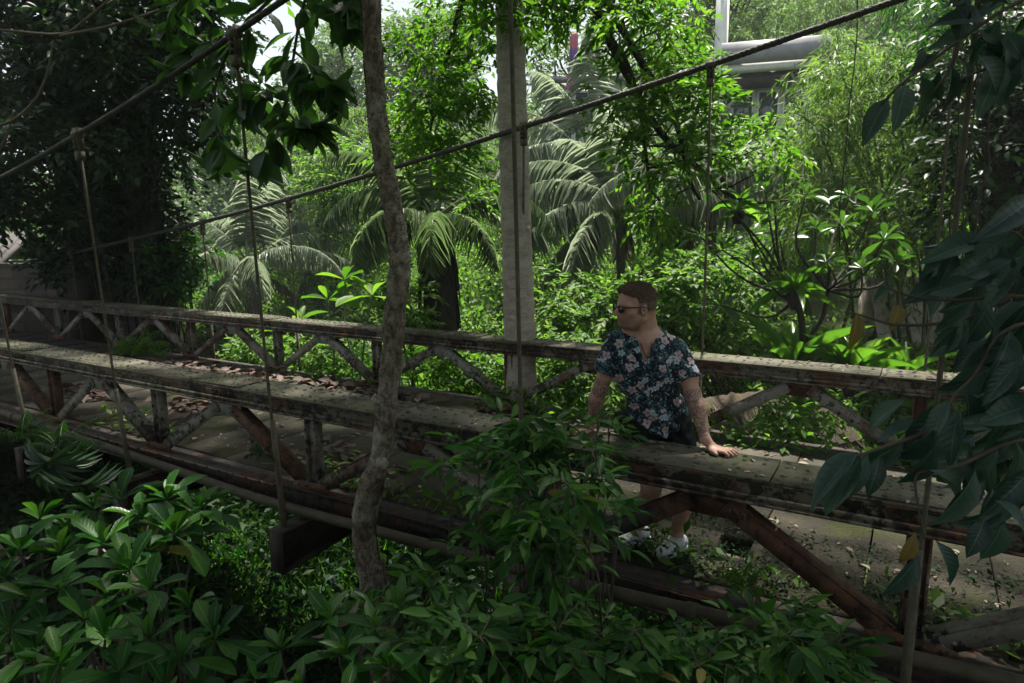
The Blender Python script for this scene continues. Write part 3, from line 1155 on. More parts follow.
palm('silvery coconut palm behind the man with slender trunk and drooping fronds', c, on_ground(px(628, 400, 13.5)), .085,
     fr((0, 35, 2.94, 75.6, 0.75), (-25, 20, 2.82, 75.6, 0.75), (25, 45, 2.94, 75.6, 0.75), (180, 30, 2.82, 91.8, 0.75), (205, 10, 2.82, 86.4, 0.75), (155, 50, 2.94, 86.4, 0.75), (95, 75, 3.07, 54, 0.75), (240, -5, 2.56, 75.6, 0.75),
        (210, -20, 2.4, 45, .7), (195, -45, 2.3, 30, .65), (120, 60, 2.82, 64.8, 0.75), (60, 60, 2.82, 75.6, 0.75)), 'palm_glare')
c = px(585, 150, 18)
palm('distant pale palm below the purple banner with an upright spear frond', c, on_ground(px(588, 420, 18)), .13,
     fr((0, 40, 3.84, 64.8, 0.75), (180, 45, 3.84, 75.6, 0.75), (120, 65, 3.84, 54, 0.75), (80, 80, 3.84, 21.6, 0.75), (215, 10, 3.58, 75.6, 0.75), (-40, 5, 3.33, 75.6, 0.75), (40, 60, 3.84, 64.8, 0.75), (-90, 10, 3.07, 86.4, 0.75), (150, 20, 3.58, 64.8, 0.75)), 'palm_glare')
c = px(712, 178, 13)
palm('half-hidden silvery palm right of the thin hanger rod', c, on_ground(px(712, 420, 13)), .10,
     fr((0, 30, 2.82, 75.6, 0.75), (30, 40, 2.82, 75.6, 0.75), (150, 40, 2.69, 86.4, 0.75), (190, 20, 2.69, 75.6, 0.75), (90, 70, 2.82, 54, 0.75), (-40, 20, 2.56, 86.4, 0.75), (230, 20, 2.56, 86.4, 0.75)), 'palm_glare')

# ---- broad-leaved plants ------------------------------------------------------------
def rosette(m, c, axis, n, L, W, tpl, tilt=(20, 70), jit=.12, phase=0):
    axis = unit(axis)
    a = unit(np.cross(axis, A([.2, 1, .3]))); b_ = np.cross(axis, a)
    th = phase + np.arange(n) * 2.39996 + rng.normal(0, jit, n)
    el = np.radians(np.linspace(tilt[1], tilt[0], n)) + rng.normal(0, .1, n)
    d = (np.cos(th) * np.cos(el))[:, None] * a + (np.sin(th) * np.cos(el))[:, None] * b_ + np.sin(el)[:, None] * axis
    Ls = L * rng.uniform(.6, 1.15, n)
    Ls *= np.linspace(.6, 1., n)
    scatter(m, tpl, A(c) + d * L * .04, d, axis + rng.normal(0, .12, (n, 3)), Ls, Ls * W / L * rng.uniform(.9, 1.1, n))


def stemmed(name, label, cat, base, tips, n, L, W, tpl, mat, stem_mat, r0, tilt, lean=.35, group=None, axis_up=1.0, leafname='foliage'):
    base = A(base)
    root = veg(name, label, cat, base, group)
    st = M(); lf = M(); yg = M(); dd_ = M()
    for q in tips:
        q = A(q)
        pts = curve_pts(base + rng.normal(0, .03, 3), q, 7, 0, .02, bow=(rng.normal(0, .05), rng.normal(0, .05), .1 * np.linalg.norm(q - base) * .3))
        st.tube(pts, np.linspace(r0, r0 * .45, 7), 6, False)
        ax = unit(unit(pts[-1] - pts[-2]) * lean + A([0, 0, axis_up]) + rng.normal(0, .12, 3))
        s_ = rng.uniform(.72, 1.15)
        rosette(lf, q, ax, max(4, n + int(rng.integers(-3, 3))), L * s_, W * s_ * rng.uniform(.85, 1.15), tpl, (tilt[0] + rng.uniform(-15, 15), tilt[1]), .3, phase=rng.uniform(0, 6))
        if mat is MAT['leaf_near']:
            if rng.random() < .55:
                rosette(yg, q + A([0, 0, .01]), ax, int(rng.integers(2, 5)), L * .75, W * .7, tpl, (35, 80), .5, phase=rng.uniform(0, 6))
            if rng.random() < .35:
                rosette(dd_, q - A([0, 0, .03]), -ax, 2, L * .7, W * .6, T_DROOP, (-10, 40), .6, phase=rng.uniform(0, 6))
    part(st, 'stem', stem_mat, root, True)
    part(lf, leafname, mat, root, True)
    if yg.v:
        part(yg, 'young_leaves', MAT['leaf_lime'], root, True)
    if dd_.v:
        part(dd_, 'withered_leaves', MAT['dry'], root, True)
    return root


stemmed('broad_leaf_plant', 'broad-leaved plant with large bright upright leaves left of the curved trunk beyond the far rail', 'plant', on_ground(px(345, 400, 9.5)),
        [px(345, 280, 10.5), px(328, 300, 10.7), px(372, 296, 10.4)], 9, .6, .25, T_OBOV, MAT['leaf_bright'], MAT['stem_green'], .03, (-25, 75))
stemmed('banana_plant', 'banana-like plant with torn hanging leaves low behind the far rail', 'plant', on_ground(px(300, 420, 10.5)),
        [px(300, 322, 12.5), px(278, 335, 12.8)], 9, .8, .2, T_STRAP, MAT['leaf_bank'], MAT['stem_green'], .05, (-40, 70))

# frangipani-like tree behind the right part of the rail
base = on_ground(px(806, 420, 8.6))
root = veg('small_tree', 'small dark-branched tree with leaf rosettes right of the man beyond the far rail', 'tree', base)
st = M(); lf = M()
tips = [(735, 212, 8.9), (712, 190, 9.2), (765, 190, 8.8), (805, 196, 8.6), (842, 226, 8.3), (884, 240, 8.1), (722, 250, 8.6), (752, 262, 8.3), (700, 236, 9), (826, 262, 8.4),
        (780, 240, 8.8), (862, 268, 8.2), (896, 262, 8.3), (775, 215, 8.4), (750, 235, 9.1), (815, 228, 9), (720, 305, 8.8), (873, 212, 8.8), (850, 196, 9)]
fk1 = px(803, 345, 8.6); fk2 = px(795, 300, 8.6); fk3 = px(828, 290, 8.4)
st.tube(smooth_path([base, fk1, fk2], 10), np.linspace(.05, .036, 10), 8)
st.tube(smooth_path([fk1, px(822, 318, 8.5), fk3], 8), np.linspace(.036, .026, 8), 8)
for q in tips:
    p = px(*q)
    s = fk2 if q[0] < 800 else fk3
    st.tube(smooth_path([s, (s + p) / 2 + A([rng.normal(0, .12), rng.normal(0, .12), rng.normal(-.10, .06)]), p], 9), np.linspace(.022, .010, 9), 6)
    rosette(lf, p, A([0, 0, 1.]) + rng.normal(0, .25, 3), 12, .31, .11, T_OBOV, (-15, 75), phase=rng.uniform(0, 6))
part(st, 'branches', MAT['bark_dark'], root, True)
part(lf, 'foliage', MAT['leaf_rosette'], root, True)

# bird's-nest ferns
ferns = [('bird\'s-nest fern perched in the fork of the small dark-branched tree', px(795, 292, 8.5), 18, .62, .085, (-10, 80)),
         ('large bird\'s-nest fern with long strap leaves just behind the rail left of the brown leaf', px(790, 375, 8.2), 20, .95, .10, (45, 88)),
         ('bright bird\'s-nest fern with strap leaves below the hanging brown leaf', px(850, 378, 8.0), 18, .8, .09, (40, 88)),
         ('bird\'s-nest fern spreading over the pale wall at the right end of the far rail', px(905, 378, 8.3), 18, .8, .09, (10, 75)),
         ('small bird\'s-nest fern high up at the left of the dark-branched small tree', px(738, 208, 9.4), 16, .45, .07, (0, 80))]
for lab, c, n_, L_, W_, tl in ferns:
    g = c if 'fork' in lab or 'high up' in lab else A([c[0], c[1], c[2] - .25])
    root = veg('fern', lab, 'fern', g, "bird's-nest ferns")
    lf = M()
    rosette(lf, c, A([0, 0, 1.]) + rng.normal(0, .06, 3), n_, L_, W_, T_STRAP, tl)
    part(lf, 'fronds', MAT['fern'], root, True)
    nm = M()
    nm.tube([c - A([0, 0, .22]), c - A([0, 0, .1]), c + A([0, 0, .02])], [.05, .1, .06], 8)
    part(nm, 'root_ball', MAT['bark_dark'], root)

# ---- bamboo -------------------------------------------------------------------------
def bamboo(label, basep, poly, box, dr, ncl, nculm, mat='bamboo'):
    sc_ = 1. if dr[0] < 18 else 1.5
    base = on_ground(basep)
    root = veg('bamboo_clump', label, 'bamboo', base, 'bamboo clumps on the slope')
    cl = px_cloud(ncl, *box, *dr, poly)
    if 'drooping in front' in label:
        cl = np.concatenate([cl, px_cloud(16, 818, 860, 22, 105, 19, 22)])
    cu = M(); lf = M()
    for k_ in range(nculm):
        q = cl[int(rng.integers(len(cl)))] + A([0, 0, .3])
        b0 = base + A([rng.normal(0, .35), rng.normal(0, .35), 0])
        cu.tube(curve_pts(b0, q, 12, 0, .0, bow=A([0, 0, .25]) * np.linalg.norm(q - b0)), np.linspace(.035, .008, 12), 6)
    for q in cl[:ncl]:
        for _ in range(1):
            e = q + rng.normal(0, .25, 3)
            cu.tube(curve_pts(e + A([0, 0, .25]), e - A([0, 0, .25]), 4, 0, .04), [.006] * 4, 3, False)
    cluster_leaves(lf, cl, rng.uniform(.3, .6, len(cl)), 16, 7, .22 * sc_, .032 * sc_, T_NARROW, .8, 1., .6)
    part(cu, 'culms', MAT['stem_green'], root)
    part(lf, 'foliage', MAT[mat], root)


bamboo('feathery bamboo clump arching over the slope right of the pale house', px(880, 430, 12.5), [(800, 98), (806, 62), (870, 40), (950, 50), (960, 200), (940, 300), (880, 300), (850, 220), (800, 240), (790, 160)],
       (780, 970, 40, 310), (10.5, 13), 130, 14)
bamboo('tall bamboo clump behind and above the roof of the pale house', px(880, 300, 32), [(735, -20), (820, -60), (960, -60), (940, 60), (830, 90), (815, 40), (740, 40)], (730, 970, -70, 110), (29, 34), 130, 14)
bamboo('pale bamboo drooping in front of the house windows', px(790, 360, 14), [(752, 122), (790, 112), (812, 98), (850, 100), (860, 200), (800, 215), (760, 170)], (750, 870, 98, 220), (14, 17), 58, 10)
bamboo('shaded bamboo behind the dark hanging branch at the upper right', px(960, 420, 12), [(900, -40), (1060, -40), (1060, 130), (960, 150), (900, 60)], (890, 1070, -50, 160), (10, 12.5), 70, 12, 'leaf_small')
bamboo('bamboo clump on the far slope above the smaller silvery palm', px(320, 340, 24), [(255, 120), (330, 90), (395, 110), (400, 200), (330, 220), (270, 215)], (250, 405, 85, 225), (20, 26), 70, 12)

# ---- shaded trees at right and mid slope -----------------------------------------------
def simple_tree(label, basep, poly, box, dr, ncl, mat, leaf, rcl, r0, ntw=14, k=7, cat='tree', name='tree', trunkmat='bark_dark', group=None, tpl=T_MID):
    base = on_ground(basep)
    root = veg(name, label, cat, base, group)
    cl = px_cloud(ncl, *box, *dr, poly)
    mid = cl.mean(0)
    tr = M()
    path = smooth_path([base, base * .5 + mid * .5 + rng.normal(0, .1, 3) * A([1, 1, 0]), mid + A([0, 0, .4])], 12)
    tr.tube(path, np.linspace(r0, r0 * .5, 12), 9)
    limbs(tr, path, cl, r0 * .3)
    part(tr, 'trunk', MAT[trunkmat], root, True)
    cm_ = M()
    cluster_leaves(cm_, cl, rng.uniform(rcl * .7, rcl * 1.3, len(cl)), ntw, k, leaf[0], leaf[1], tpl, .35)
    part(cm_, 'crown', MAT[mat], root)
    return root


simple_tree('deeply shaded tree at the right edge behind the hanging dark branch', px(1010, 420, 9), [(940, 40), (1090, -40), (1090, 300), (960, 250), (930, 170)], (930, 1090, -40, 300), (8.2, 10.5), 75, 'leaf_shade', (.15, .07), .5, .14)
simple_tree('round pale green tree on the slope just left of the curved trunk', px(300, 330, 20), [(300, 170), (330, 120), (380, 150), (390, 215), (330, 230)], (290, 400, 110, 240), (18, 21), 34, 'leaf_bank', (.2, .09), .7, .14)
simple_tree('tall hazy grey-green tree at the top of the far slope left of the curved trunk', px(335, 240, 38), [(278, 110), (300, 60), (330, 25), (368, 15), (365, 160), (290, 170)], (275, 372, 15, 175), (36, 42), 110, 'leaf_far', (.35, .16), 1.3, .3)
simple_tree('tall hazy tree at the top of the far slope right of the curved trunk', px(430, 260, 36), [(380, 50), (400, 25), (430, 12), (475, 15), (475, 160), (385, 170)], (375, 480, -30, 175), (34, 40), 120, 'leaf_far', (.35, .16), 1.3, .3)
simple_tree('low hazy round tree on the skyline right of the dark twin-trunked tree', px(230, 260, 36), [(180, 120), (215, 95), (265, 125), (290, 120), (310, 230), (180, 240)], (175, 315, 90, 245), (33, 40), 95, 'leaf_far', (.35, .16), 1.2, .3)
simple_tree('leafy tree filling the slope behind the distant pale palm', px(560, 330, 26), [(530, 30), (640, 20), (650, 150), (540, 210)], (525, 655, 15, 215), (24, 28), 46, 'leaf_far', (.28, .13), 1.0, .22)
simple_tree('dark green round tree on the slope left of the pale house', px(715, 300, 20), [(690, 60), (715, 70), (722, 110), (750, 135), (755, 190), (690, 190)], (685, 775, 50, 205), (22, 25), 34, 'leaf_small', (.2, .09), .7, .16)
simple_tree('pale green tree on the crest behind the white post', px(740, 200, 34), [(640, -60), (780, -60), (780, 20), (735, 35), (650, 30)], (640, 785, -60, 50), (31, 36), 46, 'bamboo', (.3, .12), 1.1, .24)

bush_rows = [('sunlit pale green bush right behind the man\'s shoulder', (655, 750), (262, 345), (10.2, 11.4), 44, 'leaf_bank', (.13, .065)),
             ('sunlit bush between the man\'s head and the pale trunk', (545, 640), (275, 345), (10.4, 11.6), 34, 'leaf_bank', (.14, .065)),
             ('low bush with yellowish leaves under the thin silvery palm', (640, 705), (210, 290), (14, 15.5), 34, 'leaf_bank', (.17, .07)),
             ('low bright bush seen through the far truss left of the pale trunk', (415, 510), (350, 425), (9.2, 10.2), 30, 'leaf_bright', (.12, .055)),
             ('low bush seen through the far truss between the pale trunk and the man', (535, 610), (345, 400), (8.8, 9.8), 26, 'leaf_bank', (.11, .055)),
             ('leafy bush under the far rail left of the broad-leaved plant', (230, 350), (335, 390), (11.2, 12.4), 26, 'leaf_bank', (.13, .06)),
             ('fine-leaved bush behind the right end of the far truss', (760, 850), (400, 445), (7.8, 8.6), 18, 'leaf_bright', (.1, .05)),
             ('grey-green bush above the far rail left of the shaggy palm', (375, 425), (285, 330), (11.5, 12.5), 14, 'leaf_bank', (.13, .06))]
for lab, xr, yr, dr, nn, mt, lf_ in bush_rows:
    c = px_cloud(nn, *xr, *yr, *dr)
    lo = c[np.argmin(c[:, 2])]
    base = on_ground(lo)
    root = veg('bush', lab, 'bush', base)
    tr = M()
    for q in c[::2]:
        tr.tube(curve_pts(base, q, 6, 0, .05, bow=(0, 0, .1)), np.linspace(.022, .006, 6), 5, False)
    part(tr, 'stem', MAT['twig'], root)
    cm = M(); cluster_leaves(cm, c, rng.uniform(.22, .42, nn), 14, 8, lf_[0], lf_[1], T_MID, .35)
    part(cm, 'foliage', MAT[mt], root)

# ---- the curved trunk in front of the near rail ---------------------------------------
Yt = -.32
pts = [(392, 640), (376, 595), (367, 556), (364, 522), (372, 484), (382, 450), (387, 402), (392, 350), (396, 300), (400, 262), (395, 222), (385, 170), (378, 120), (374, 60), (371, 0), (371, -90), (366, -220), (372, -420)]
path = [px_y(x, y, Yt) for x, y in pts]
path[0] = A([path[1][0] + .1, -.42, -1.1])
gb = A([path[0][0] + .15, -.55, float(ground(path[0][0] + .15, -.55)) - .15])
path = smooth_path([gb] + path, 70)
rr = np.interp(np.linspace(0, 1, 70), [0, .12, .2, .25, .33, .42, .47, .5, .62, .72, 1], [.12, .10, .08, .078, .066, .061, .06, .066, .058, .055, .05])
rr = rr * (1 + rng.normal(0, .06, 70))
root = veg('tree', 'slender curving grey trunk standing in front of the near rail with its crown above', 'tree', gb)
tr = M()
fine = smooth_path(path, 420)
fr_ = np.interp(np.linspace(0, 69, 420), np.arange(70), rr)
tr.tube(fine, fr_, 28)
vv_ = tr.v[-1]
cen = np.repeat(fine, 28, 0)
rad_ = vv_ - cen
aa = np.tile(np.arange(28) * 2 * PI / 28, 420); ll = np.repeat(np.arange(420) / 420., 28)
bumpy = 1 + .05 * np.sin(3 * aa + 40 * ll) * np.sin(55 * ll + 2) + .05 * np.sin(5 * aa - 90 * ll + 3 * np.sin(30 * ll)) + .04 * np.sin(9 * aa + 160 * ll) + rng.normal(0, .025, len(aa))
for a0, l0, h_k in ((4.6, .30, .35), (4.0, .37, .3), (5.2, .43, .35), (4.4, .50, .3), (5.0, .56, .3), (3.9, .62, .3), (4.7, .68, .35)):
    bumpy += h_k * np.exp(-((np.angle(np.exp(1j * (aa - a0)))) / .35) ** 2 - ((ll - l0) / .006) ** 2)
tr.v[-1] = cen + rad_ * bumpy[:, None]
for (i, o) in ((22, .06), (27, -.05), (33, .05)):
    tr.dome(path[i] - A([0, rr[i] * .8, 0]) + A([o, 0, 0]), (o * 8, -1, .1), .045, .5, 8)
# forked limbs in the crown, above the picture
topc = path[-1]
ccl = topc + rball(42) * A([2.6, 2.2, .9]) + A([0, -.3, 1.3])
ccl = A([q for q in ccl if to_px(q)[1] < -60 or to_px(q)[2] < .3])
limbs(tr, path[-14:], ccl, .035, (.3, 1.), .1, 6)
part(tr, 'trunk', MAT['bark_grey'], root, True)
cm = M(); cluster_leaves(cm, ccl, rng.uniform(.5, .8, len(ccl)), 16, 8, .2, .09, T_MID, .4)
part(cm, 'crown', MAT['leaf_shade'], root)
# thin creeper hugging the trunk
cr = M(); lfm = M()
ph = np.linspace(0, 5, 60)
cp = path[8:68] + np.stack([np.cos(ph) * rr[8:68] * 1.02, np.sin(ph) * rr[8:68] * 1.02, np.zeros(60)], -1)
cr.tube(cp, .006, 5)
part(cr, 'creeper', MAT['bark_dark'], root)
n = 900
i = rng.uniform(38, 68, n)
q = np.stack([np.interp(i, np.arange(70), path[:, j]) for j in range(3)], -1)
o = rdir(n, -.2, .2)
L = rng.uniform(.008, .022, n)
scatter(lfm, T_FAR, q + o * np.interp(i, np.arange(70), rr)[:, None], o + rng.normal(0, .4, (n, 3)), rdir(n), L, L * .5)
part(lfm, 'trunk_moss', MAT['leaf_shade'], root)

# leafy branch hanging at the upper left of the curved trunk
Yb = 4.3
bs = [[(345, -120, 4.1), (320, -40, 4.2), (302, 10, 4.3), (293, 60, 4.3), (286, 100, 4.35), (270, 140, 4.4), (255, 165, 4.4)],
      [(320, -40, 4.2), (270, 0, 4.4), (235, 40, 4.6), (215, 90, 4.6), (222, 130, 4.7), (225, 165, 4.7)],
      [(293, 50, 4.3), (315, 70, 4.2), (330, 85, 4.1)],
      [(286, 100, 4.35), (262, 90, 4.5), (245, 105, 4.5)],
      [(320, -40, 4.2), (340, -10, 4.1), (350, 20, 4.0)],
      [(235, 40, 4.6), (200, 45, 4.8), (190, 70, 4.8)],
      [(286, 110, 4.35), (300, 125, 4.3), (312, 125, 4.3)],
      [(270, 0, 4.4), (225, -10, 4.6), (180, 0, 4.8), (165, 30, 4.9)]]
tw = M(); lf = M()
for k_, b_ in enumerate(bs):
    s = smooth_path([px(*q) for q in b_], 26)
    tw.tube(s, np.linspace(.014 if k_ < 2 else .008, .004, 26), 6)
    for i in range(4, 26, 2):
        n_ = int(rng.integers(2, 5))
        d = rdir(n_, -.9, .15) + unit(s[i] - s[i - 1]) * .5
        L = rng.uniform(.17, .27, n_)
        scatter(lf, T_NEAR, np.tile(s[i], (n_, 1)) + unit(d) * .03, d, A([0, 0, 1.]) + rng.normal(0, .5, (n_, 3)), L, L * .42)
    rosette(lf, s[-1], s[-1] - s[-3] + A([0, 0, -.02]), 7, .25, .10, T_NEAR, (0, 60))
br = veg('tree_branch', 'leafy branch with large oval leaves hanging against the sky left of the curved trunk', 'branch', px(*bs[0][0]))
part(tw, 'twig', MAT['twig'], br, True)
part(lf, 'foliage', MAT['leaf_over'], br, True)

# bare looping twigs at far upper left
tw = M()
for w in ([(-20, 128, 6), (10, 122, 6), (35, 100, 6), (48, 70, 6), (53, 40, 6)], [(0, 30, 6.2), (60, 34, 6.2), (85, 20, 6.2), (120, -10, 6.2)], [(-10, 160, 6.1), (5, 140, 6.1), (14, 110, 6.1)],
          [(60, 36, 6.2), (110, 26, 6), (160, 10, 5.9), (215, -8, 5.8)]):
    tw.tube(smooth_path([px(*q) for q in w], 20), np.linspace(.014, .008, 20), 6)
vn = veg('vine', 'bare looping woody vine stems in front of the dark tree at the upper left', 'vine', px(53, 40, 6))
part(tw, 'stem', MAT['twig'], vn, True)

# ---- foreground shrubs ---------------------------------------------------------------------
def tips_px(l):
    return [px(*q) for q in l]


S1 = [(166, 500, 3.5), (196, 512, 3.5), (142, 520, 3.4), (120, 500, 3.7), (175, 535, 3.3), (95, 510, 3.7), (105, 545, 3.3), (70, 530, 3.6), (60, 555, 3.3), (150, 550, 3.2), (130, 570, 3.0)]
stemmed('shrub', 'shrub with large glossy leaves in whorls just below the pipe at lower left', 'shrub', on_ground(px(150, 640, 3.6)), tips_px(S1), 11, .255, .10, T_OBOV, MAT['leaf_near'], MAT['twig'], .012, (-10, 65), .5)
S2 = [(40, 520, 3.3), (20, 550, 3.0), (60, 590, 2.8), (30, 600, 2.8), (5, 580, 2.9), (85, 620, 2.7), (35, 650, 2.6), (60, 665, 2.5), (10, 630, 2.6), (110, 600, 2.9)]
stemmed('shrub', 'shaded large-leaved shrub in the bottom left corner', 'shrub', on_ground(px(30, 720, 2.9)), tips_px(S2), 9, .215, .085, T_OBOV, MAT['leaf_near'], MAT['twig'], .012, (-15, 60), .4)
S3 = [(150, 590, 2.8), (105, 640, 2.5), (150, 640, 2.5), (190, 610, 2.7), (180, 660, 2.4), (215, 640, 2.5), (120, 675, 2.3), (165, 690, 2.3)]
stemmed('shrub', 'large-leaved shrub with strongly veined leaves at the bottom edge left of centre', 'shrub', on_ground(px(160, 760, 2.7)), tips_px(S3), 9, .21, .08, T_OBOV, MAT['leaf_near'], MAT['twig'], .011, (-15, 65), .4)
S4 = [(280, 650, 2.3), (330, 620, 2.35), (300, 690, 2.1), (345, 655, 2.2), (375, 630, 2.3), (400, 610, 2.4), (430, 590, 2.5), (372, 608, 2.7), (390, 612, 2.9), (360, 640, 2.5), (405, 640, 2.6), (362, 602, 3.0), (380, 600, 3.0), (398, 600, 3.1), (348, 615, 2.8), (376, 628, 2.7), (392, 648, 2.5), (255, 680, 2.2), (390, 670, 2.1), (440, 640, 2.25), (430, 690, 2.0), (345, 700, 2.0)]
stemmed('shrub', 'shrub with pointed fresh green leaves below the base of the curved trunk', 'shrub', on_ground(px(350, 780, 2.4)), tips_px(S4), 8, .16, .058, T_NEAR, MAT['leaf_near'], MAT['twig'], .009, (-20, 60), .5)
S4b = []
lf = M(); st = M()


def small_shrub(label, basep, clouds, L, W, mat, ntw, k, tl, base=None):
    base = on_ground(basep) if base is None else base
    root = veg('shrub', label, 'shrub', base, 'small-leaved shrubs before the near rail')
    st_ = M(); lf_ = M()
    for (poly, box, dr, n_) in clouds:
        cl = px_cloud(n_, *box, *dr, poly)
        for q in cl:
            w = curve_pts(base + rng.normal(0, .06, 3), q, 8, 0, .025, bow=(rng.normal(0, .1), rng.normal(0, .1), .15))
            st_.tube(w, np.linspace(.010, .0035, 8), 5, False)
        c = np.repeat(cl, ntw, 0)
        d = rdir(len(c), -.35, .8)
        sprays(lf_, c, d, tl * rng.uniform(.6, 1.2, len(c)), k, L, W, T_MID, .35, .9, st_, .0025, .45)
    part(st_, 'stem', MAT['twig'], root, True)
    part(lf_, 'foliage', MAT[mat], root, True)


pol1 = [(450, 475), (500, 450), (560, 445), (590, 475), (612, 505), (612, 530), (590, 570), (550, 610), (500, 640), (430, 640), (415, 590), (460, 540)]
small_shrub('dense small-leaved shrub growing up over the near rail beside the man', px(520, 700, 3.3), [(pol1, (425, 660, 405, 645), (2.5, 3.25), 27), ([(440, 450), (520, 420), (600, 420), (610, 455), (520, 470), (450, 470)], (435, 615, 415, 475), (3.05, 3.4), 15)], .11, .038, 'leaf_small', 4, 6, .2)
pol2 = [(570, 630), (640, 622), (700, 625), (740, 628), (800, 615), (850, 630), (870, 690), (560, 690)]
small_shrub('low small-leaved shrub along the bottom edge below the man\'s white shoe', px(700, 780, 2.7), [(pol2, (560, 885, 570, 700), (2.2, 2.8), 42)], .09, .036, 'leaf_small', 5, 6, .15)
pol3 = [(430, 640), (560, 610), (600, 700), (420, 700)]
small_shrub('darker small-leaved shrub at the bottom centre', px(510, 780, 2.4), [(pol3, (415, 605, 610, 705), (2.0, 2.5), 40)], .085, .034, 'leaf_small', 6, 7, .2)
small_shrub('thin leafy shoots standing against the man\'s hand on the rail', px(590, 560, 3.45), [(None, (545, 612, 415, 480), (3.3, 3.45), 9)], .085, .033, 'leaf_small', 3, 5, .13)

# plants on the bridge itself
def pinnate(label, c, nf, L, mat, el=(20, 70), lw=.5):
    root = veg('fern', label, 'fern', c)
    m = M()
    for k_ in range(nf):
        az = rng.uniform(0, 2 * PI)
        fm_ = frond_mesh(c, az, math.radians(rng.uniform(*el)), L * rng.uniform(.7, 1.1), math.radians(70), L * .24, 22)
        m.v += fm_.v; m.f += [f + m.n for f in fm_.f]; m.u += fm_.u; m.n += fm_.n
    part(m, 'fronds', MAT[mat], root)


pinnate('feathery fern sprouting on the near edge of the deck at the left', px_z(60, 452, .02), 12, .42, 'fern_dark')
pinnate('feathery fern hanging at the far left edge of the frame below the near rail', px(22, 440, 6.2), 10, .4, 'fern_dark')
pinnate('fern growing at the foot of the far truss left of the bare hanger rod', px_z(140, 350, .05), 14, .55, 'fern')
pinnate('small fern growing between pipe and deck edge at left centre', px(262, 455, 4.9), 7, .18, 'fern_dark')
pinnate('bright fern rooted on the deck near the broken slab', px(745, 590, 3.5), 9, .22, 'fern')
# fan palmlet
c = px(62, 470, 5.6)
root = veg('palm_seedling', 'dark fan-leaved palm seedling hanging under the pipe at far left', 'plant', c)
m = M()
for k_ in range(3):
    cc_ = c + rng.normal(0, .14, 3)
    ax = unit(A([.5, -.8, -.2]) + rng.normal(0, .3, 3))
    a = unit(np.cross(ax, A([0, 0, 1.]))); b_ = np.cross(a, ax)
    th = np.linspace(-2.2, 2.2, 15)
    d = np.sin(th)[:, None] * a - np.cos(th)[:, None] * b_ * -1 * -1
    scatter(m, T_STRAP, np.tile(cc_, (15, 1)), d, ax, .3, .035)
part(m, 'fans', MAT['fern_dark'], root, True)
# weeds on deck along the far chord
wm = M()
n = 2600
wx = rng.choice([-6.8, -2.6, .3, 1.2, 1.9, 2.8, 4.2, 5.0], n) + rng.normal(0, .35, n)
wy = rng.choice([.22, 2.75, 2.8, 2.72], n) + rng.normal(0, .07, n)
L = rng.uniform(.04, .12, n)
scatter(wm, T_FAR, np.stack([wx, wy, rng.random(n) ** 2 * .22], -1), rdir(n, -.2, .9), A([0, 0, 1.]) + rng.normal(0, .4, (n, 3)), L, L * .45)
kind(wm.build('deck_weeds', MAT['leaf_bright']), 'stuff')
mm = M()
n = 3500
wx = rng.choice([2.7, 2.55, 3.2, 3.9, 4.6, 5.2], n) + rng.normal(0, .22, n)
wy = np.clip(rng.choice([.28, .5, .35, .9], n) + rng.normal(0, .09, n), .19, 2.8)
L = rng.uniform(.015, .05, n)
scatter(mm, T_FAR, np.stack([wx, wy, rng.random(n) ** 2 * .05], -1), rdir(n, 0, .9), A([0, 0, 1.]) + rng.normal(0, .4, (n, 3)), L, L * .5)
kind(mm.build('deck_moss', MAT['leaf_floor']), 'stuff')

# ---- dark big-leaved branch at the right -------------------------------------------------------
def leaf_px(m, rows, Wf, tpl=T_DROOP, roll=.38):
    for (x0, y0, x1, y1, d) in rows:
        a = px(x0, y0, d); b_ = px(x1, y1, d + rng.normal(0, .05))
        v = b_ - a
        L = np.linalg.norm(v) * rng.uniform(.82, 1.0)
        up = -FWD + A([0, 0, .55]) + rng.normal(0, roll, 3)
        scatter(m, tpl, [a], [v], [up], [L], [L * Wf * rng.uniform(.85, 1.15)])


base = px(1120, 560, 1.9)
base = A([base[0], base[1], float(ground(base[0], base[1]))])
root = veg('shrub', 'large dark bluish-leaved shrub reaching in from the right edge over the near rail', 'shrub', base)
st = M(); lf = M()
stems = [[(1075, 420, 1.9), (1040, 330, 1.85), (1000, 335, 1.85), (975, 375, 1.85), (955, 395, 1.85), (935, 430, 1.85), (930, 450, 1.85)],
         [(1060, 300, 1.9), (1010, 296, 1.9), (960, 300, 1.95), (915, 297, 2.0), (880, 285, 2.05)],
         [(1080, 450, 1.8), (1020, 440, 1.8), (960, 465, 1.8), (930, 470, 1.8), (915, 480, 1.8), (925, 540, 1.8)],
         [(1075, 420, 1.9), (1030, 250, 1.9), (985, 235, 1.95), (945, 250, 2)],
         [(935, 430, 1.85), (890, 445, 1.85), (860, 455, 1.85), (840, 462, 1.85)],
         [(1010, 296, 1.9), (960, 320, 1.95), (900, 325, 2.), (860, 315, 2.0), (845, 312, 2.05)]]
for s_ in stems:
    s = smooth_path([px(*q) for q in s_], 24)
    st.tube(s, np.linspace(.007, .0025, 24), 6)
st.tube(smooth_path([base, px(1110, 520, 1.9), px(1075, 420, 1.9)], 10), np.linspace(.02, .008, 10), 7)
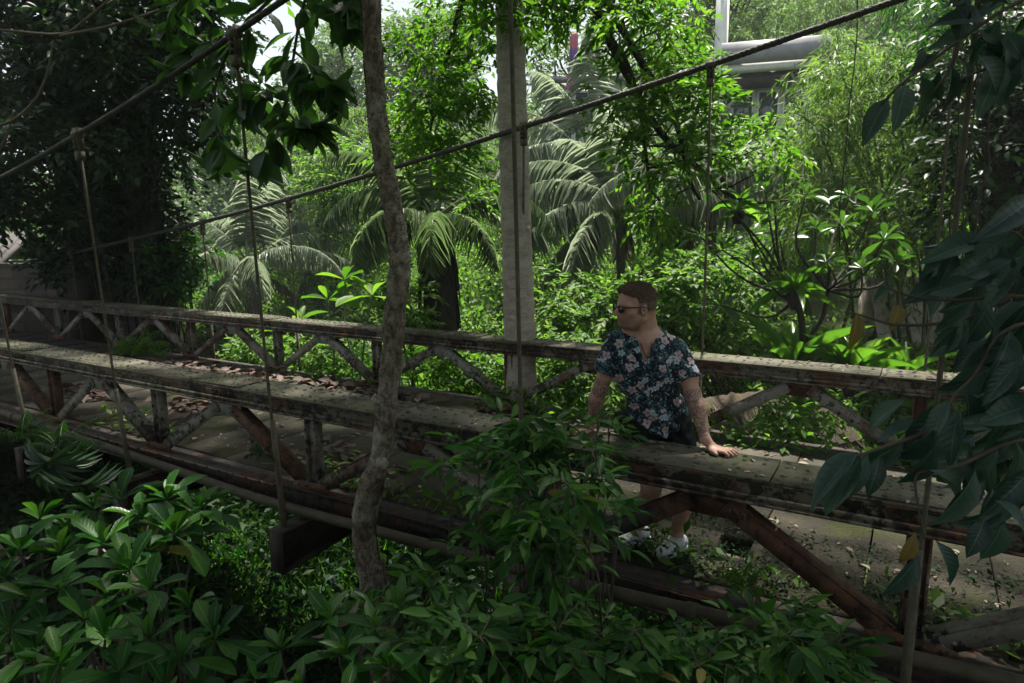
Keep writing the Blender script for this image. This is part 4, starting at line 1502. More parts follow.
rows = [(858, 452, 800, 500, 1.85), (862, 452, 822, 510, 1.85), (868, 455, 840, 505, 1.85), (880, 455, 870, 500, 1.85), (905, 440, 858, 475, 1.87), (935, 430, 895, 475, 1.8),
        (935, 445, 905, 500, 1.78), (950, 430, 898, 418, 1.85), (945, 405, 900, 455, 1.84), (925, 425, 872, 430, 1.86), (905, 400, 862, 425, 1.9), (950, 400, 925, 440, 1.8),
        (965, 390, 985, 450, 1.85), (960, 410, 940, 470, 1.8), (975, 470, 950, 540, 1.75), (930, 470, 985, 500, 1.78), (985, 480, 945, 520, 1.78), (918, 555, 890, 608, 1.8), (935, 540, 968, 590, 1.82),
        (985, 340, 945, 375, 1.85), (975, 300, 930, 340, 1.9), (990, 300, 965, 360, 1.85), (1000, 260, 960, 290, 1.9), (985, 240, 930, 250, 1.95), (960, 250, 915, 280, 1.95), (955, 250, 940, 290, 1.95),
        (1010, 230, 975, 240, 1.9), (1020, 215, 985, 215, 1.9), (1005, 250, 1010, 290, 1.88), (1010, 330, 1000, 400, 1.85), (1020, 360, 985, 400, 1.8), (1030, 300, 1000, 350, 1.85), (1020, 400, 990, 470, 1.8),
        (1015, 440, 1020, 500, 1.75), (1030, 470, 990, 520, 1.75), (1000, 420, 955, 425, 1.82), (1030, 380, 1045, 440, 1.75), (995, 500, 1040, 530, 1.7), (1040, 240, 1010, 270, 1.9), (1035, 320, 1050, 380, 1.8),
        (1030, 200, 1000, 225, 1.9), (895, 285, 870, 300, 2.05), (925, 475, 915, 430, 1.85), (1010, 270, 985, 310, 1.9), (970, 380, 935, 395, 1.86), (1025, 430, 1000, 440, 1.8)]
leaf_px(lf, rows, .38)
extra = []
for _ in range(105):
    x, y = rng.uniform(960, 1090), rng.uniform(215, 540)
    a = rng.uniform(1.2, 3.6)
    l = rng.uniform(30, 52)
    extra.append((x, y, x + l * math.cos(a), y + l * abs(math.sin(a)) + 8, rng.uniform(1.8, 2.15)))
leaf_px(lf, extra, .46, roll=.6)
part(st, 'stem', MAT['twig'], root, True)
part(lf, 'foliage', MAT['leaf_blue'], root, True)
for row_, w_ in (((857, 312, 856, 352, 2.0), .42), ((900, 304, 895, 326, 2.02), .5), ((915, 532, 903, 570, 1.8), .42)):
    yl = M()
    leaf_px(yl, [row_], w_, roll=.1)
    part(yl, 'yellow_leaf', MAT['yellow'], root, True)

# branch entering at the top right
root = veg('tree_branch', 'dark drooping branch with pointed leaves across the top right corner', 'branch', px(1100, -60, 2.2))
st = M(); lf = M()
for s_ in ([(1100, -60, 2.2), (1040, -10, 2.2), (1000, 12, 2.2), (960, 40, 2.2), (930, 62, 2.2), (900, 85, 2.2), (880, 105, 2.2)], [(1040, -10, 2.2), (1030, 30, 2.1), (1000, 60, 2.1), (960, 80, 2.1)],
           [(960, 40, 2.2), (950, 70, 2.2), (930, 95, 2.2)]):
    st.tube(smooth_path([px(*q) for q in s_], 20), np.linspace(.009, .003, 20), 6)
rows = [(888, 98, 862, 140, 2.2), (905, 85, 900, 124, 2.2), (920, 75, 932, 125, 2.2), (915, 70, 940, 45, 2.2), (925, 50, 915, 70, 2.2), (940, 70, 935, 108, 2.2), (950, 65, 958, 108, 2.15), (960, 60, 978, 85, 2.15),
        (980, 30, 1010, 85, 2.1), (1000, 20, 975, 60, 2.2), (1010, 30, 1020, 75, 2.1), (960, 40, 925, 45, 2.2), (985, 20, 945, 12, 2.2), (1010, 5, 980, -10, 2.2), (1030, 20, 1050, 60, 2.1), (1000, 60, 985, 110, 2.1),
        (1020, 50, 1000, 95, 2.1), (970, 75, 950, 100, 2.15), (940, 55, 905, 70, 2.2), (1040, 10, 1010, 35, 2.1), (980, 40, 1005, 55, 2.1)]
leaf_px(lf, rows, .40)
extra = []
for _ in range(26):
    x, y = rng.uniform(965, 1100), rng.uniform(-60, 60)
    a = rng.uniform(.6, 3.2); l = rng.uniform(35, 55)
    extra.append((x, y, x + l * math.cos(a), y + l * math.sin(a), rng.uniform(2.0, 2.5)))
leaf_px(lf, extra, .46, roll=.5)
part(st, 'twig', MAT['twig'], root, True)
part(lf, 'foliage', MAT['leaf_blue'], root, True)

# ---- unseen trees added round the camera to shade the foreground -----------------------------
def added_canopy(label, base, centre, ext, ncl):
    base = A([base[0], base[1], float(ground(*base)) - .1])
    root = veg('tree', label, 'tree', base)
    centre = A(centre, float)
    cl = centre + rball(ncl) * A(ext, float)
    ok_ = []
    for q in cl:
        x, y, z = to_px(q)
        if z < .5 or y < -130 * max(1, 4 / z) or x < -260 or x > 1290:
            ok_.append(q)
    cl = A(ok_)
    tr_ = M()
    path_ = smooth_path([base, base * .55 + centre * .45, centre + A([0, 0, .3])], 14)
    tr_.tube(path_, np.linspace(.24, .12, 14), 10)
    limbs(tr_, path_, cl, .06, (.5, 1))
    part(tr_, 'trunk', MAT['bark_grey'], root, True)
    cm_ = M(); cluster_leaves(cm_, cl, rng.uniform(.7, 1.1, len(cl)), 15, 8, .28, .13, T_FAR, .35)
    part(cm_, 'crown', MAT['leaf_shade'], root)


added_canopy('added unseen tree right of the viewer that shades the foreground', (8.0, -3.8), (6.8, -3.6, 5.6), (3.6, 4.0, 2.2), 44)
added_canopy('added unseen tree behind the viewer that blocks sky light from the foreground', (2.2, -7.5), (1.6, -6.0, 5.4), (4.6, 3.2, 2.4), 80)
added_canopy('added unseen tree far to the left that shades the foreground', (-6.5, -5.5), (-4.6, -5.4, 5.0), (3.8, 2.8, 2.2), 44)

# thin aerial vines at the right
vm_ = veg('vine', 'thin straight aerial vines dangling in the shade at the right edge', 'vine', px(985, -60, 6))
t_ = M()
for x_, d_, yb in ((985, 6, 300), (1003, 6.6, 330), (868, 8.2, 250), (1016, 5.5, 280)):
    p0 = px(x_, -160, d_); p1 = A([p0[0], p0[1], px(x_, yb, d_)[2]])
    t_.tube(curve_pts(p0, p1, 12, 0, .02), .008, 5)
part(t_, 'stem', MAT['vine'], vm_)
# ------------------------------------------------------------------ buildings and walls
MAT['roof_grey'] = plain('grey_metal_roof', (.20, .20, .21), .55, .2, 3, .2)
MAT['white_paint'] = plain('pale_house_paint', (.55, .56, .53), .7, .12, 3, .1)
MAT['pale_wall'] = plain('pale_stone_render', (.36, .31, .27), .9, .3, 5, .6)
MAT['pale_path'] = plain('pale_gravel', (.40, .345, .30), .95, .25, 9, .6)
MAT['dark_wood'] = plain('dark_soffit_wood', (.03, .025, .022), .7, .3, 6, .2)


def glass_mat():
    b = N('window_glass')
    return b.done(b.pbsdf((.045, .06, .07), .08, None, spec=.8))


MAT['glass'] = glass_mat()


def brick_mat(name, c0, c1, mortar):
    b = N(name)
    br = b.n('TexBrick')
    b.l(b.mapping(b.uv, (1, 1, 1)), br.inputs['Vector'])
    br.inputs['Color1'].default_value = (*c0, 1); br.inputs['Color2'].default_value = (*c1, 1); br.inputs['Mortar'].default_value = (*mortar, 1)
    br.inputs['Scale'].default_value = 1; br.inputs['Mortar Size'].default_value = .012
    br.inputs['Brick Width'].default_value = .24; br.inputs['Row Height'].default_value = .085
    n = b.noise(b.pos, 2.5, 7, .7)
    c = b.mix(b.ramp(n, [(.45, 0.), (.65, .8)]), br.outputs['Color'], (.05, .045, .04))
    return b.done(b.pbsdf(c, .9, b.bump(br.outputs['Fac'], -.5, .01), spec=.2))


MAT['brick'] = brick_mat('mottled_old_brick', (.10, .082, .07), (.155, .13, .112), (.09, .083, .076))


def oriented(name, label, cat, c, yaw):
    return thing(name, label, cat, tuple(float(q) for q in c), None, yaw)


# pale house on the slope
hc = px(742, 72, 24)
root = oriented('house', 'pale house with rounded grey roof edge and ribbon windows among the bamboo', 'house', (hc[0], hc[1], hc[2]), AZ - .30)
m = M()
prof = [(-2.6, -.25), (-2.62, .1), (-2.5, .36), (-2.2, .5), (2.4, .62), (2.5, -.25)]
m.prism(prof, 0, -.7, 2.55)
m.build('roof', MAT['roof_grey'], root)
m = M(); m.box(-.65, 2.5, -2.5, 2.4, -.47, -.252); m.build('fascia', MAT['white_paint'], root)
m = M(); m.box(-.6, 2.4, -2.2, 2.3, -.86, -.472); m.build('soffit', MAT['dark_wood'], root)
m = M(); m.box(-.5, 2.3, -1.5, 2.2, -4.4, -.862); m.build('wall', MAT['white_paint'], root)
for i in range(3):
    x = -.3 + i * .8
    m = M()
    for a, b_, c_, d_ in ((x, x + .7, -1.0, -.93), (x, x + .7, -2.35, -2.28), (x, x + .06, -2.279, -1.001), (x + .64, x + .7, -2.279, -1.001)):
        m.box(a, b_, -1.56, -1.501, c_, d_)
    w = m.build('window', MAT['white_paint'], root)
    m = M(); m.box(x + .061, x + .639, -1.53, -1.505, -2.279, -1.001); m.build('pane', MAT['glass'], w)
# white post
pc = px(722, 24, 27)
g = on_ground(pc)
root = thing('post', 'white square post standing tall above the trees left of the pale house', 'post', tuple(g))
m = M(); hgt = px(722, -40, 27)[2] - g[2]
m.box(-.21, .21, -.21, .21, 0, hgt); m.box(-.27, .27, -.27, .27, hgt + .002, hgt + .12)
m.build('shaft', MAT['white_paint'], root)
# glazed building behind the palms
gc = px(588, 118, 24)
root = oriented('house', 'small glazed pale building half hidden behind the distant palm fronds', 'house', gc, AZ - .1)
m = M(); m.box(-1.5, 1.3, 0, 2.4, -3.4, 1.2); m.build('wall', MAT['white_paint'], root)
m = M(); m.prism([(-.5, 1.203), (-.45, 1.36), (2.7, 1.55), (2.7, 1.203)], 0, -1.9, 1.7); m.build('roof', MAT['roof_grey'], root)
for i in range(3):
    for j in range(2):
        x = -1.35 + i * .86; z = -1.55 + j * 1.3
        m = M()
        for a, b_, c_, d_ in ((x, x + .78, z, z + .06), (x, x + .78, z + 1.1, z + 1.16), (x, x + .05, z + .061, z + 1.099), (x + .73, x + .78, z + .061, z + 1.099)):
            m.box(a, b_, -.06, -.003, c_, d_)
        w = m.build('window', MAT['white_paint'], root)
        m = M(); m.box(x + .051, x + .729, -.03, -.004, z + .061, z + 1.099); m.build('pane', MAT['glass'], w)
# banner
bt = px(571, 36, 22); g = on_ground(bt)
root = thing('banner', 'tall narrow pink and purple cloth banner on a pole above the distant palm', 'banner', tuple(g))
m = M(); hb = bt[2] - g[2]
m.tube([(0, 0, 0), (0, 0, hb * .7), (.02, 0, hb), (-.06, 0, hb + .25)], [.03, .025, .018, .01], 6)
m.build('pole', MAT['twig'], root)


def banner_mat():
    b = N('banner_cloth')
    sx = b.n('SeparateXYZ'); b.l(b.uv, sx.inputs[0])
    c = b.ramp(sx.outputs[1], [(.0, (.45, .10, .22)), (.28, (.36, .09, .22)), (.34, (.10, .07, .22)), (.7, (.14, .08, .26)), (.75, (.42, .10, .16)), (1., (.4, .12, .16))])
    return b.done(b.pbsdf(c, .8))


m = M()
nz = 14
vv = []; uu = []
for i in range(nz):
    t = i / (nz - 1)
    z = hb + .1 - (1 - t) * 1.75
    w = .34 * (1 - .45 * t)
    for k_ in range(4):
        s = k_ / 3
        vv.append((.03 + AZ * 0 + w * s * math.cos(AZ) - .25 * (1 - t) * math.cos(AZ) , w * s * math.sin(AZ) + .05 * math.sin(6 * t + 3 * s), z)); uu.append((s, t))
m.grid(vv, nz, 4, uu)
o = m.build('cloth', banner_mat(), root, True)
sol = o.modifiers.new('thickness', 'SOLIDIFY'); sol.thickness = .006

# thatched hut roof below the far rail
def thatch_mat():
    b = N('old_thatch')
    v = b.mapping(b.obj, (60, 60, 3))
    n = b.noise(v, 1, 6, .7)
    c = b.ramp(n, [(.3, (.03, .024, .018)), (.5, (.075, .058, .045)), (.72, (.14, .11, .085))])
    n2 = b.noise(b.obj, 2.6, 6, .7)
    c = b.mix(b.ramp(n2, [(.52, 0.), (.62, .7)]), c, (.10, .12, .03))
    return b.done(b.pbsdf(c, .95, b.bump(n, 1., .03), spec=.1))


tc = px(745, 418, 9.2)
root = oriented('hut_roof', 'low brown thatched hut roof just beyond the far rail right of the man', 'roof', on_ground(tc), AZ + .35)
zt = tc[2] - root.location[2]
m = M()
nu, nv = 34, 15
for k_ in (0, 1):
    vv = []
    for i in range(nu):
        for j in range(nv):
            t = j / (nv - 1)
            s_ = (t - .5) * 2                                  # -1 front eave, 0 ridge, 1 back eave
            x_ = (i / (nu - 1) - .5) * 2.3 * (1 + .12 * abs(s_))
            zz = zt + .36 - .62 * abs(s_) ** 1.15 - .05 * math.cos(3 * x_) * abs(s_) + rng.normal(0, .014)
            vv.append((x_, s_ * .8, zz - k_ * .09))
    m.grid(vv if not k_ else vv[::-1], nu, nv)
m.build('thatch', thatch_mat(), root)
fr_ = M()
n = 1500
t = rng.uniform(.1, 1, n); sg_ = rng.choice([-1., 1.], n)
P = np.stack([rng.uniform(-1.25, 1.25, n), sg_ * t * .8, zt + .37 - .62 * t ** 1.15], -1)
scatter(fr_, T_NARROW, P, np.stack([0 * t, sg_, -.8 + 0 * t], -1) + rng.normal(0, .12, (n, 3)), (0, 0, 1), rng.uniform(.15, .4, n), .018)
fr_.build('straw', leaf_mat('old_straw', [(.06, .045, .03), (.10, .08, .055), (.15, .12, .09)], .9, .1), root)
pm = M()
for sx in (-1, 1):
    for sy in (-1, 1):
        pm.tube([(sx * .9, sy * .6, -.1), (sx * .9, sy * .6, zt)], .05, 7)
pm.build('posts', MAT['bark_dark'], root)

# pale wall and path on the right slope
p0 = px(868, 300, 12.2); p1 = px(1120, 285, 12.0)
wz = min(float(ground(p0[0], p0[1])), float(ground(p1[0], p1[1]))) - .4
m = M()
top_ = max(p0[2], p1[2]) + .12
yv = unit(np.cross(unit(p1 - p0), A([0, 0, 1.])))
v = []
for z in (wz, top_):
    for q in (p0, p1, p1 + yv * -.35, p0 + yv * -.35):
        v.append((q[0], q[1], z + (0 if z == wz else (.06 if q is p0 else 0))))
# battered front face with uneven courses
nu, nv = 40, 12
vv = []
for i in range(nu):
    for j in range(nv):
        q = p0 + (p1 - p0) * i / (nu - 1)
        t = j / (nv - 1)
        vv.append(A([q[0], q[1], wz + (top_ - wz) * t]) + yv * (.75 * (1 - t) + rng.normal(0, .015)))
m.grid(vv, nu, nv)
m.hexa(v)
tag(m.build('garden_wall', MAT['pale_wall']), 'pale pinkish sloping garden wall behind the right end of the far rail', 'wall')
# brick wall and roofs at the far left
w0 = px(-90, 292, 14.2); w1 = px(172, 300, 13.6)
g0 = min(float(ground(w0[0], w0[1])), float(ground(w1[0], w1[1]))) - .4
m = M()
L = np.linalg.norm(w1 - w0)
ht = .95
d = unit((w1 - w0) * A([1, 1, 0])); nn_ = np.cross(d, A([0, 0, 1.]))
m.add([A([w0[0], w0[1], g0]), A([w1[0], w1[1], g0]), A([w1[0], w1[1], 1.25]), A([w0[0], w0[1], 1.35])], A([[0, 1, 2, 3]]), [(0, 0), (L, 0), (L, 1.5), (0, 1.6)])
b0, b1 = w0 - nn_ * .25, w1 - nn_ * .25
m.add([A([b0[0], b0[1], g0]), A([b1[0], b1[1], g0]), A([b1[0], b1[1], 1.25]), A([b0[0], b0[1], 1.35])], A([[3, 2, 1, 0]]), [(0, 0), (L, 0), (L, 1.5), (0, 1.6)])
m.add([A([w0[0], w0[1], 1.35]), A([w1[0], w1[1], 1.25]), A([b1[0], b1[1], 1.25]), A([b0[0], b0[1], 1.35])], A([[0, 1, 2, 3]]))
m.add([A([w1[0], w1[1], g0]), A([b1[0], b1[1], g0]), A([b1[0], b1[1], 1.25]), A([w1[0], w1[1], 1.25])], A([[0, 1, 2, 3]]))
tag(m.build('brick_wall', MAT['brick']), 'low mottled old brick wall at the left end of the far rail', 'wall')
hc = px(-62, 266, 17.5)
root = oriented('house', 'low dark house with shabby tiled roof at the left edge beyond the brick wall', 'house', on_ground(hc), AZ + .25)
ze = hc[2] - root.location[2]
m = M(); m.box(-2.4, 1.4, 0, 3, 0, ze - .01); m.build('wall', plain('dark_house_wall', (.09, .085, .08), .9, .4, 2, .3), root)


def tile_mat():
    b = N('old_roof_tiles')
    w = b.n('TexWave'); b.l(b.obj, w.inputs['Vector'])
    w.inputs['Scale'].default_value = 1.6; w.inputs['Distortion'].default_value = 1.0
    n = b.noise(b.obj, 4, 6, .7)
    c = b.ramp(n, [(.3, (.02, .018, .016)), (.7, (.05, .044, .04))])
    c = b.mix(b.math('MULTIPLY', w.outputs['Fac'], .4), c, (.05, .042, .04))
    return b.done(b.pbsdf(c, .85, b.bump(w.outputs['Fac'], .6, .04)))


m = M()
m.hexa([(-2.8, -.6, ze), (1.7, -.6, ze), (1.7, 1.5, ze + .75), (-2.8, 1.5, ze + .75), (-2.8, -.6, ze + .1), (1.7, -.6, ze + .1), (1.7, 1.5, ze + .86), (-2.8, 1.5, ze + .86)])
m.hexa([(-2.8, 1.502, ze + .75), (1.7, 1.502, ze + .75), (1.7, 3.6, ze), (-2.8, 3.6, ze), (-2.8, 1.502, ze + .86), (1.7, 1.502, ze + .86), (1.7, 3.6, ze + .1), (-2.8, 3.6, ze + .1)])
m.build('roof', tile_mat(), root)
m = M(); m.box(.3, 1.0, -.03, -.003, ze - .9, ze - .25); m.build('window', MAT['glass'], root)

# ------------------------------------------------------------------ the man
class Field:
    def __init__(s, lo, hi, h):
        s.lo = A(lo, float); s.h = h
        s.n = np.ceil((A(hi) - s.lo) / h).astype(int) + 1
        s.D = np.full(s.n, 1.0, np.float32)

    def sub(s, lo, hi):
        i0 = np.clip(np.floor((A(lo) - s.lo) / s.h).astype(int), 0, s.n - 1)
        i1 = np.clip(np.ceil((A(hi) - s.lo) / s.h).astype(int) + 1, 1, s.n)
        sl = tuple(slice(a, b) for a, b in zip(i0, i1))
        g = [s.lo[k] + s.h * np.arange(i0[k], i1[k], dtype=np.float32) for k in range(3)]
        return sl, np.meshgrid(*g, indexing='ij', sparse=True)

    def smin(s, sl, d, k):
        a = s.D[sl]
        if k <= 0:
            s.D[sl] = np.minimum(a, d); return
        hh = np.maximum(k - np.abs(a - d), 0) / k
        s.D[sl] = np.minimum(a, d) - hh * hh * k * .25

    def cap(s, a, b, ra, rb, k=.02):
        a = A(a, float); b = A(b, float)
        mg = max(ra, rb) + k + .03
        sl, (x, y, z) = s.sub(np.minimum(a, b) - mg, np.maximum(a, b) + mg)
        ba = b - a
        t = np.clip(((x - a[0]) * ba[0] + (y - a[1]) * ba[1] + (z - a[2]) * ba[2]) / max(ba @ ba, 1e-9), 0, 1)
        d = np.sqrt((x - a[0] - t * ba[0]) ** 2 + (y - a[1] - t * ba[1]) ** 2 + (z - a[2] - t * ba[2]) ** 2) - (ra + (rb - ra) * t)
        s.smin(sl, d.astype(np.float32), k)

    def chain(s, pts, rad, k=.02):
        for i in range(len(pts) - 1):
            s.cap(pts[i], pts[i + 1], rad[i], rad[i + 1], k)

    def ell(s, c, r, R=None, k=.02, sub=False):
        c = A(c, float); r = A(r, float)
        mg = r.max() + k + .03
        sl, (x, y, z) = s.sub(c - mg, c + mg)
        dx, dy, dz = x - c[0], y - c[1], z - c[2]
        if R is not None:
            R = A(R)
            dx, dy, dz = [dx * R[i, 0] + dy * R[i, 1] + dz * R[i, 2] for i in range(3)]
        k0 = np.sqrt((dx / r[0]) ** 2 + (dy / r[1]) ** 2 + (dz / r[2]) ** 2)
        k1 = np.sqrt((dx / r[0] ** 2) ** 2 + (dy / r[1] ** 2) ** 2 + (dz / r[2] ** 2) ** 2)
        d = (k0 * (k0 - 1) / np.maximum(k1, 1e-6)).astype(np.float32)
        if sub:
            s.D[sl] = np.maximum(s.D[sl], -d)
        else:
            s.smin(sl, d, k)

    def mesh(s):
        D = s.D
        S_ = D < 0
        n = A(D.shape)
        cnt = np.zeros(n - 1, np.int8)
        for i in (0, 1):
            for j in (0, 1):
                for k in (0, 1):
                    cnt += S_[i:n[0] - 1 + i, j:n[1] - 1 + j, k:n[2] - 1 + k]
        act = (cnt > 0) & (cnt < 8)
        idx = np.full(act.shape, -1, np.int64)
        cells = np.argwhere(act)
        idx[act] = np.arange(len(cells))
        acc = np.zeros((len(cells), 3)); num = np.zeros(len(cells))
        ci, cj, ck = cells.T
        for ax in range(3):
            o = [q for q in range(3) if q != ax]
            for a in (0, 1):
                for b in (0, 1):
                    off = [0, 0, 0]; off[o[0]] = a; off[o[1]] = b
                    of2 = list(off); of2[ax] = 1
                    d0 = D[ci + off[0], cj + off[1], ck + off[2]]; d1 = D[ci + of2[0], cj + of2[1], ck + of2[2]]
                    m_ = (d0 < 0) != (d1 < 0)
                    t = d0 / np.where(m_, d0 - d1, 1)
                    p = np.tile(A(off, float), (len(cells), 1)); p[:, ax] = t
                    acc[m_] += p[m_]; num[m_] += 1
        v = s.lo + s.h * (cells + acc / num[:, None])
        faces = []
        for ax in range(3):
            o = [(ax + 1) % 3, (ax + 2) % 3]
            sl0 = [slice(None)] * 3; sl1 = [slice(None)] * 3
            sl0[ax] = slice(0, -1); sl1[ax] = slice(1, None)
            ch = S_[tuple(sl0)] != S_[tuple(sl1)]
            e = np.argwhere(ch)
            e = e[(e[:, o[0]] > 0) & (e[:, o[1]] > 0) & (e[:, o[0]] < n[o[0]] - 1) & (e[:, o[1]] < n[o[1]] - 1)]
            q = []
            for a, b in ((-1, -1), (0, -1), (0, 0), (-1, 0)):
                c = e.copy(); c[:, o[0]] += a; c[:, o[1]] += b
                q.append(idx[c[:, 0], c[:, 1], c[:, 2]])
            q = np.stack(q, -1)
            flip = ~S_[e[:, 0], e[:, 1], e[:, 2]]
            q[flip] = q[flip][:, ::-1]
            faces.append(q)
        f = np.concatenate(faces)
        f = f[(f >= 0).all(1)]
        m = M(); m.add(v, f)
        return m


MO = A([2.699, .312, 0.0])
RH = A([.857948, .513737, 0]); BH = A([.513737, -.857948, 0])   # picture-right and towards the viewer
man = thing('person', 'man in dark floral short-sleeved shirt and sunglasses leaning on the near rail and looking left', 'person', tuple(MO), None, math.atan2(RH[1], RH[0]))
# local frame of the empty: +x picture-right, +y away from the viewer, +z up
def Lc(a, b, z):
    return A([a, -b, z])


# joints
sR = Lc(-.255, -.13, 1.275); eR = Lc(-.345, -.17, 1.00); wR = Lc(-.385, -.25, .775); hR = Lc(-.40, -.275, .715)
sL = Lc(.085, -.11, 1.225); eL = Lc(.170, -.02, .985); wL = Lc(.207, .125, .765); hL = Lc(.245, .165, .722)
neck0 = Lc(-.095, -.12, 1.29); neck1 = Lc(-.145, -.085, 1.42)
HC = Lc(-.165, -.065, 1.500)          # head centre
hx = unit(Lc(-.93, .33, -.06)); hz_ = unit(Lc(-.05, .06, 1) - hx * (Lc(-.05, .06, 1) @ hx)); hy = np.cross(hz_, hx)
HR = np.stack([hx, hy, hz_])
def hd(x, y, z):
    return HC + hx * x + hy * y + hz_ * z


def skull(F, g=0.0, k=.02):
    F.ell(hd(-.006, 0, .028), (.112 + g, .080 + g, .096 + g), HR, k)
    F.ell(hd(-.045, 0, .02), (.075 + g, .076 + g, .085 + g), HR, k)


Fd = Field((-.52, -.33, -.02), (.45, .52, 1.68), .0055)
# head
skull(Fd)
Fd.ell(hd(.046, 0, -.035), (.066, .060, .085), HR, .03)
Fd.ell(hd(.030, 0, -.082), (.062, .055, .038), HR, .03)
Fd.ell(hd(.082, 0, -.098), (.026, .028, .022), HR, .02)
for sy in (-1, 1):
    Fd.cap(hd(-.008, sy * .058, -.06), hd(.05, sy * .035, -.10), .022, .02, .025)
    Fd.cap(hd(.088, sy * .012, .018), hd(.07, sy * .055, .020), .012, .014, .016)
    Fd.ell(hd(.06, sy * .048, -.025), (.026, .022, .02), HR, .02)
    # ears
    Fd.ell(hd(-.008, sy * .080, -.012), (.024, .010, .034), HR, .008)
    Fd.ell(hd(-.002, sy * .090, -.012), (.010, .008, .017), HR, .0, True)
    Fd.ell(hd(.083, sy * .030, .002), (.016, .017, .012), HR, .004, True)
    Fd.ell(hd(.076, sy * .030, .000), (.014, .015, .013), HR, .006)
Fd.cap(hd(.104, 0, .012), hd(.132, 0, -.030), .010, .013, .014)
for sy in (-1, 1):
    Fd.ell(hd(.118, sy * .012, -.034), (.011, .009, .009), HR, .008)
Fd.ell(hd(.104, 0, -.058), (.011, .022, .006), HR, .008)
Fd.ell(hd(.102, 0, -.071), (.012, .020, .007), HR, .008)
# neck and torso
Fd.cap(neck0, neck1 + hx * -.01, .066, .060, .04)
Fd.cap(neck0 + Lc(.03, -.03, .04), hd(-.06, 0, -.05), .055, .055, .04)
Fd.cap(neck0 - A([0, 0, .01]), sR + A([.03, 0, .02]), .06, .06, .06)
Fd.cap(neck0 - A([0, 0, .01]), sL + A([-.03, 0, .02]), .06, .06, .06)
ch = Lc(-.075, -.135, 1.14); wa = Lc(-.03, -.155, .93); hp = Lc(.005, -.165, .79)
Fd.ell(ch, (.175, .115, .20), None, .06)
Fd.ell(ch + Lc(-.07, .055, .03), (.09, .06, .075), None, .05)
Fd.ell(ch + Lc(.07, .055, .02), (.09, .06, .075), None, .05)
Fd.ell(wa, (.15, .105, .18), None, .06)
Fd.ell(hp, (.165, .115, .13), None, .06)
# arms
Fd.chain([sR, sR * .5 + eR * .5 + Lc(-.005, .01, 0), eR], [.062, .055, .043], .03)
Fd.chain([eR, eR * .65 + wR * .35 + Lc(-.008, 0, 0), wR], [.044, .046, .028], .025)
Fd.chain([sL, sL * .5 + eL * .5 + Lc(.008, .01, 0), eL], [.062, .055, .044], .03)
Fd.chain([eL, eL * .65 + wL * .35 + Lc(.008, 0, 0), wL], [.045, .047, .029], .025)


def hand(w, h, fwd, acr, thumb_side, curl=.25):
    fwd = unit(fwd); acr = unit(acr - fwd * (acr @ fwd)); up = np.cross(fwd, acr)
    if up[2] < 0:
        up = -up
    Fd.cap(w, h, .027, .024, .02)
    for s in (-.024, 0, .024):
        Fd.cap(h + acr * s * .7, h + fwd * .055 + acr * s, .017, .0135, .016)
    base_ = h + fwd * .06
    for j, (s, L) in enumerate(((-.033, .052), (-.011, .066), (.011, .070), (.033, .062))):
        p0 = base_ + acr * s + up * .002
        d1 = unit(fwd + acr * s * 5)
        p1 = p0 + d1 * L * .5 + up * .006; p2 = p1 + d1 * L * .32 - up * curl * L * .45; p3 = p2 + d1 * L * .22 - up * curl * L * .5
        Fd.chain([p0 - fwd * .015, p1, p2, p3], [.0105, .0095, .0085, .0072], .006)
    t0 = h + acr * thumb_side * .022 - fwd * .005
    t1 = t0 + acr * thumb_side * .030 + fwd * .028; t2 = t1 + acr * thumb_side * .010 + fwd * .032 - up * .006
    Fd.chain([t0, t1, t2], [.016, .0125, .0095], .010)


railx = A([.858, .514 * -1, 0])    # rail direction in the local frame (x, y): picture-right and towards the viewer
railx = unit(A([RH[0], -(-BH[0]) * -1, 0])) if False else unit(A([A([1, 0, 0]) @ RH, -(A([1, 0, 0]) @ BH), 0]))
raily = unit(A([A([0, 1, 0]) @ RH, -(A([0, 1, 0]) @ BH), 0]))
hand(wL, hL, railx * 1. - raily * .25 + A([0, 0, -.03]), raily, -1)
hand(wR, hR, -railx * .55 - raily * .75 + A([0, 0, -.03]), railx, 1)
# legs
hipR = Lc(-.095, -.16, .74); knR = Lc(-.055, -.03, .41); anR = Lc(-.105, -.17, .095)
hipL = Lc(.095, -.17, .74); knL = Lc(.150, -.01, .40); anL = Lc(.105, -.035, .10)
for hp_, kn, an in ((hipR, knR, anR), (hipL, knL, anL)):
    Fd.chain([hp_, hp_ * .5 + kn * .5, kn], [.092, .078, .056], .04)
    calf = kn * .62 + an * .38 + Lc(0, -.02, 0)
    Fd.chain([kn, calf, an, an - A([0, 0, .05])], [.054, .054, .034, .036], .03)
bm = Fd.mesh()
bv = np.concatenate(bm.v)
# per-vertex marks: arms (tattooed), scalp stubble, beard, lips
def seg_t(p, a, b):
    ba = b - a
    t = np.clip(((p - a) @ ba) / (ba @ ba), 0, 1)
    return t, np.linalg.norm(p - a - t[:, None] * ba, axis=1)


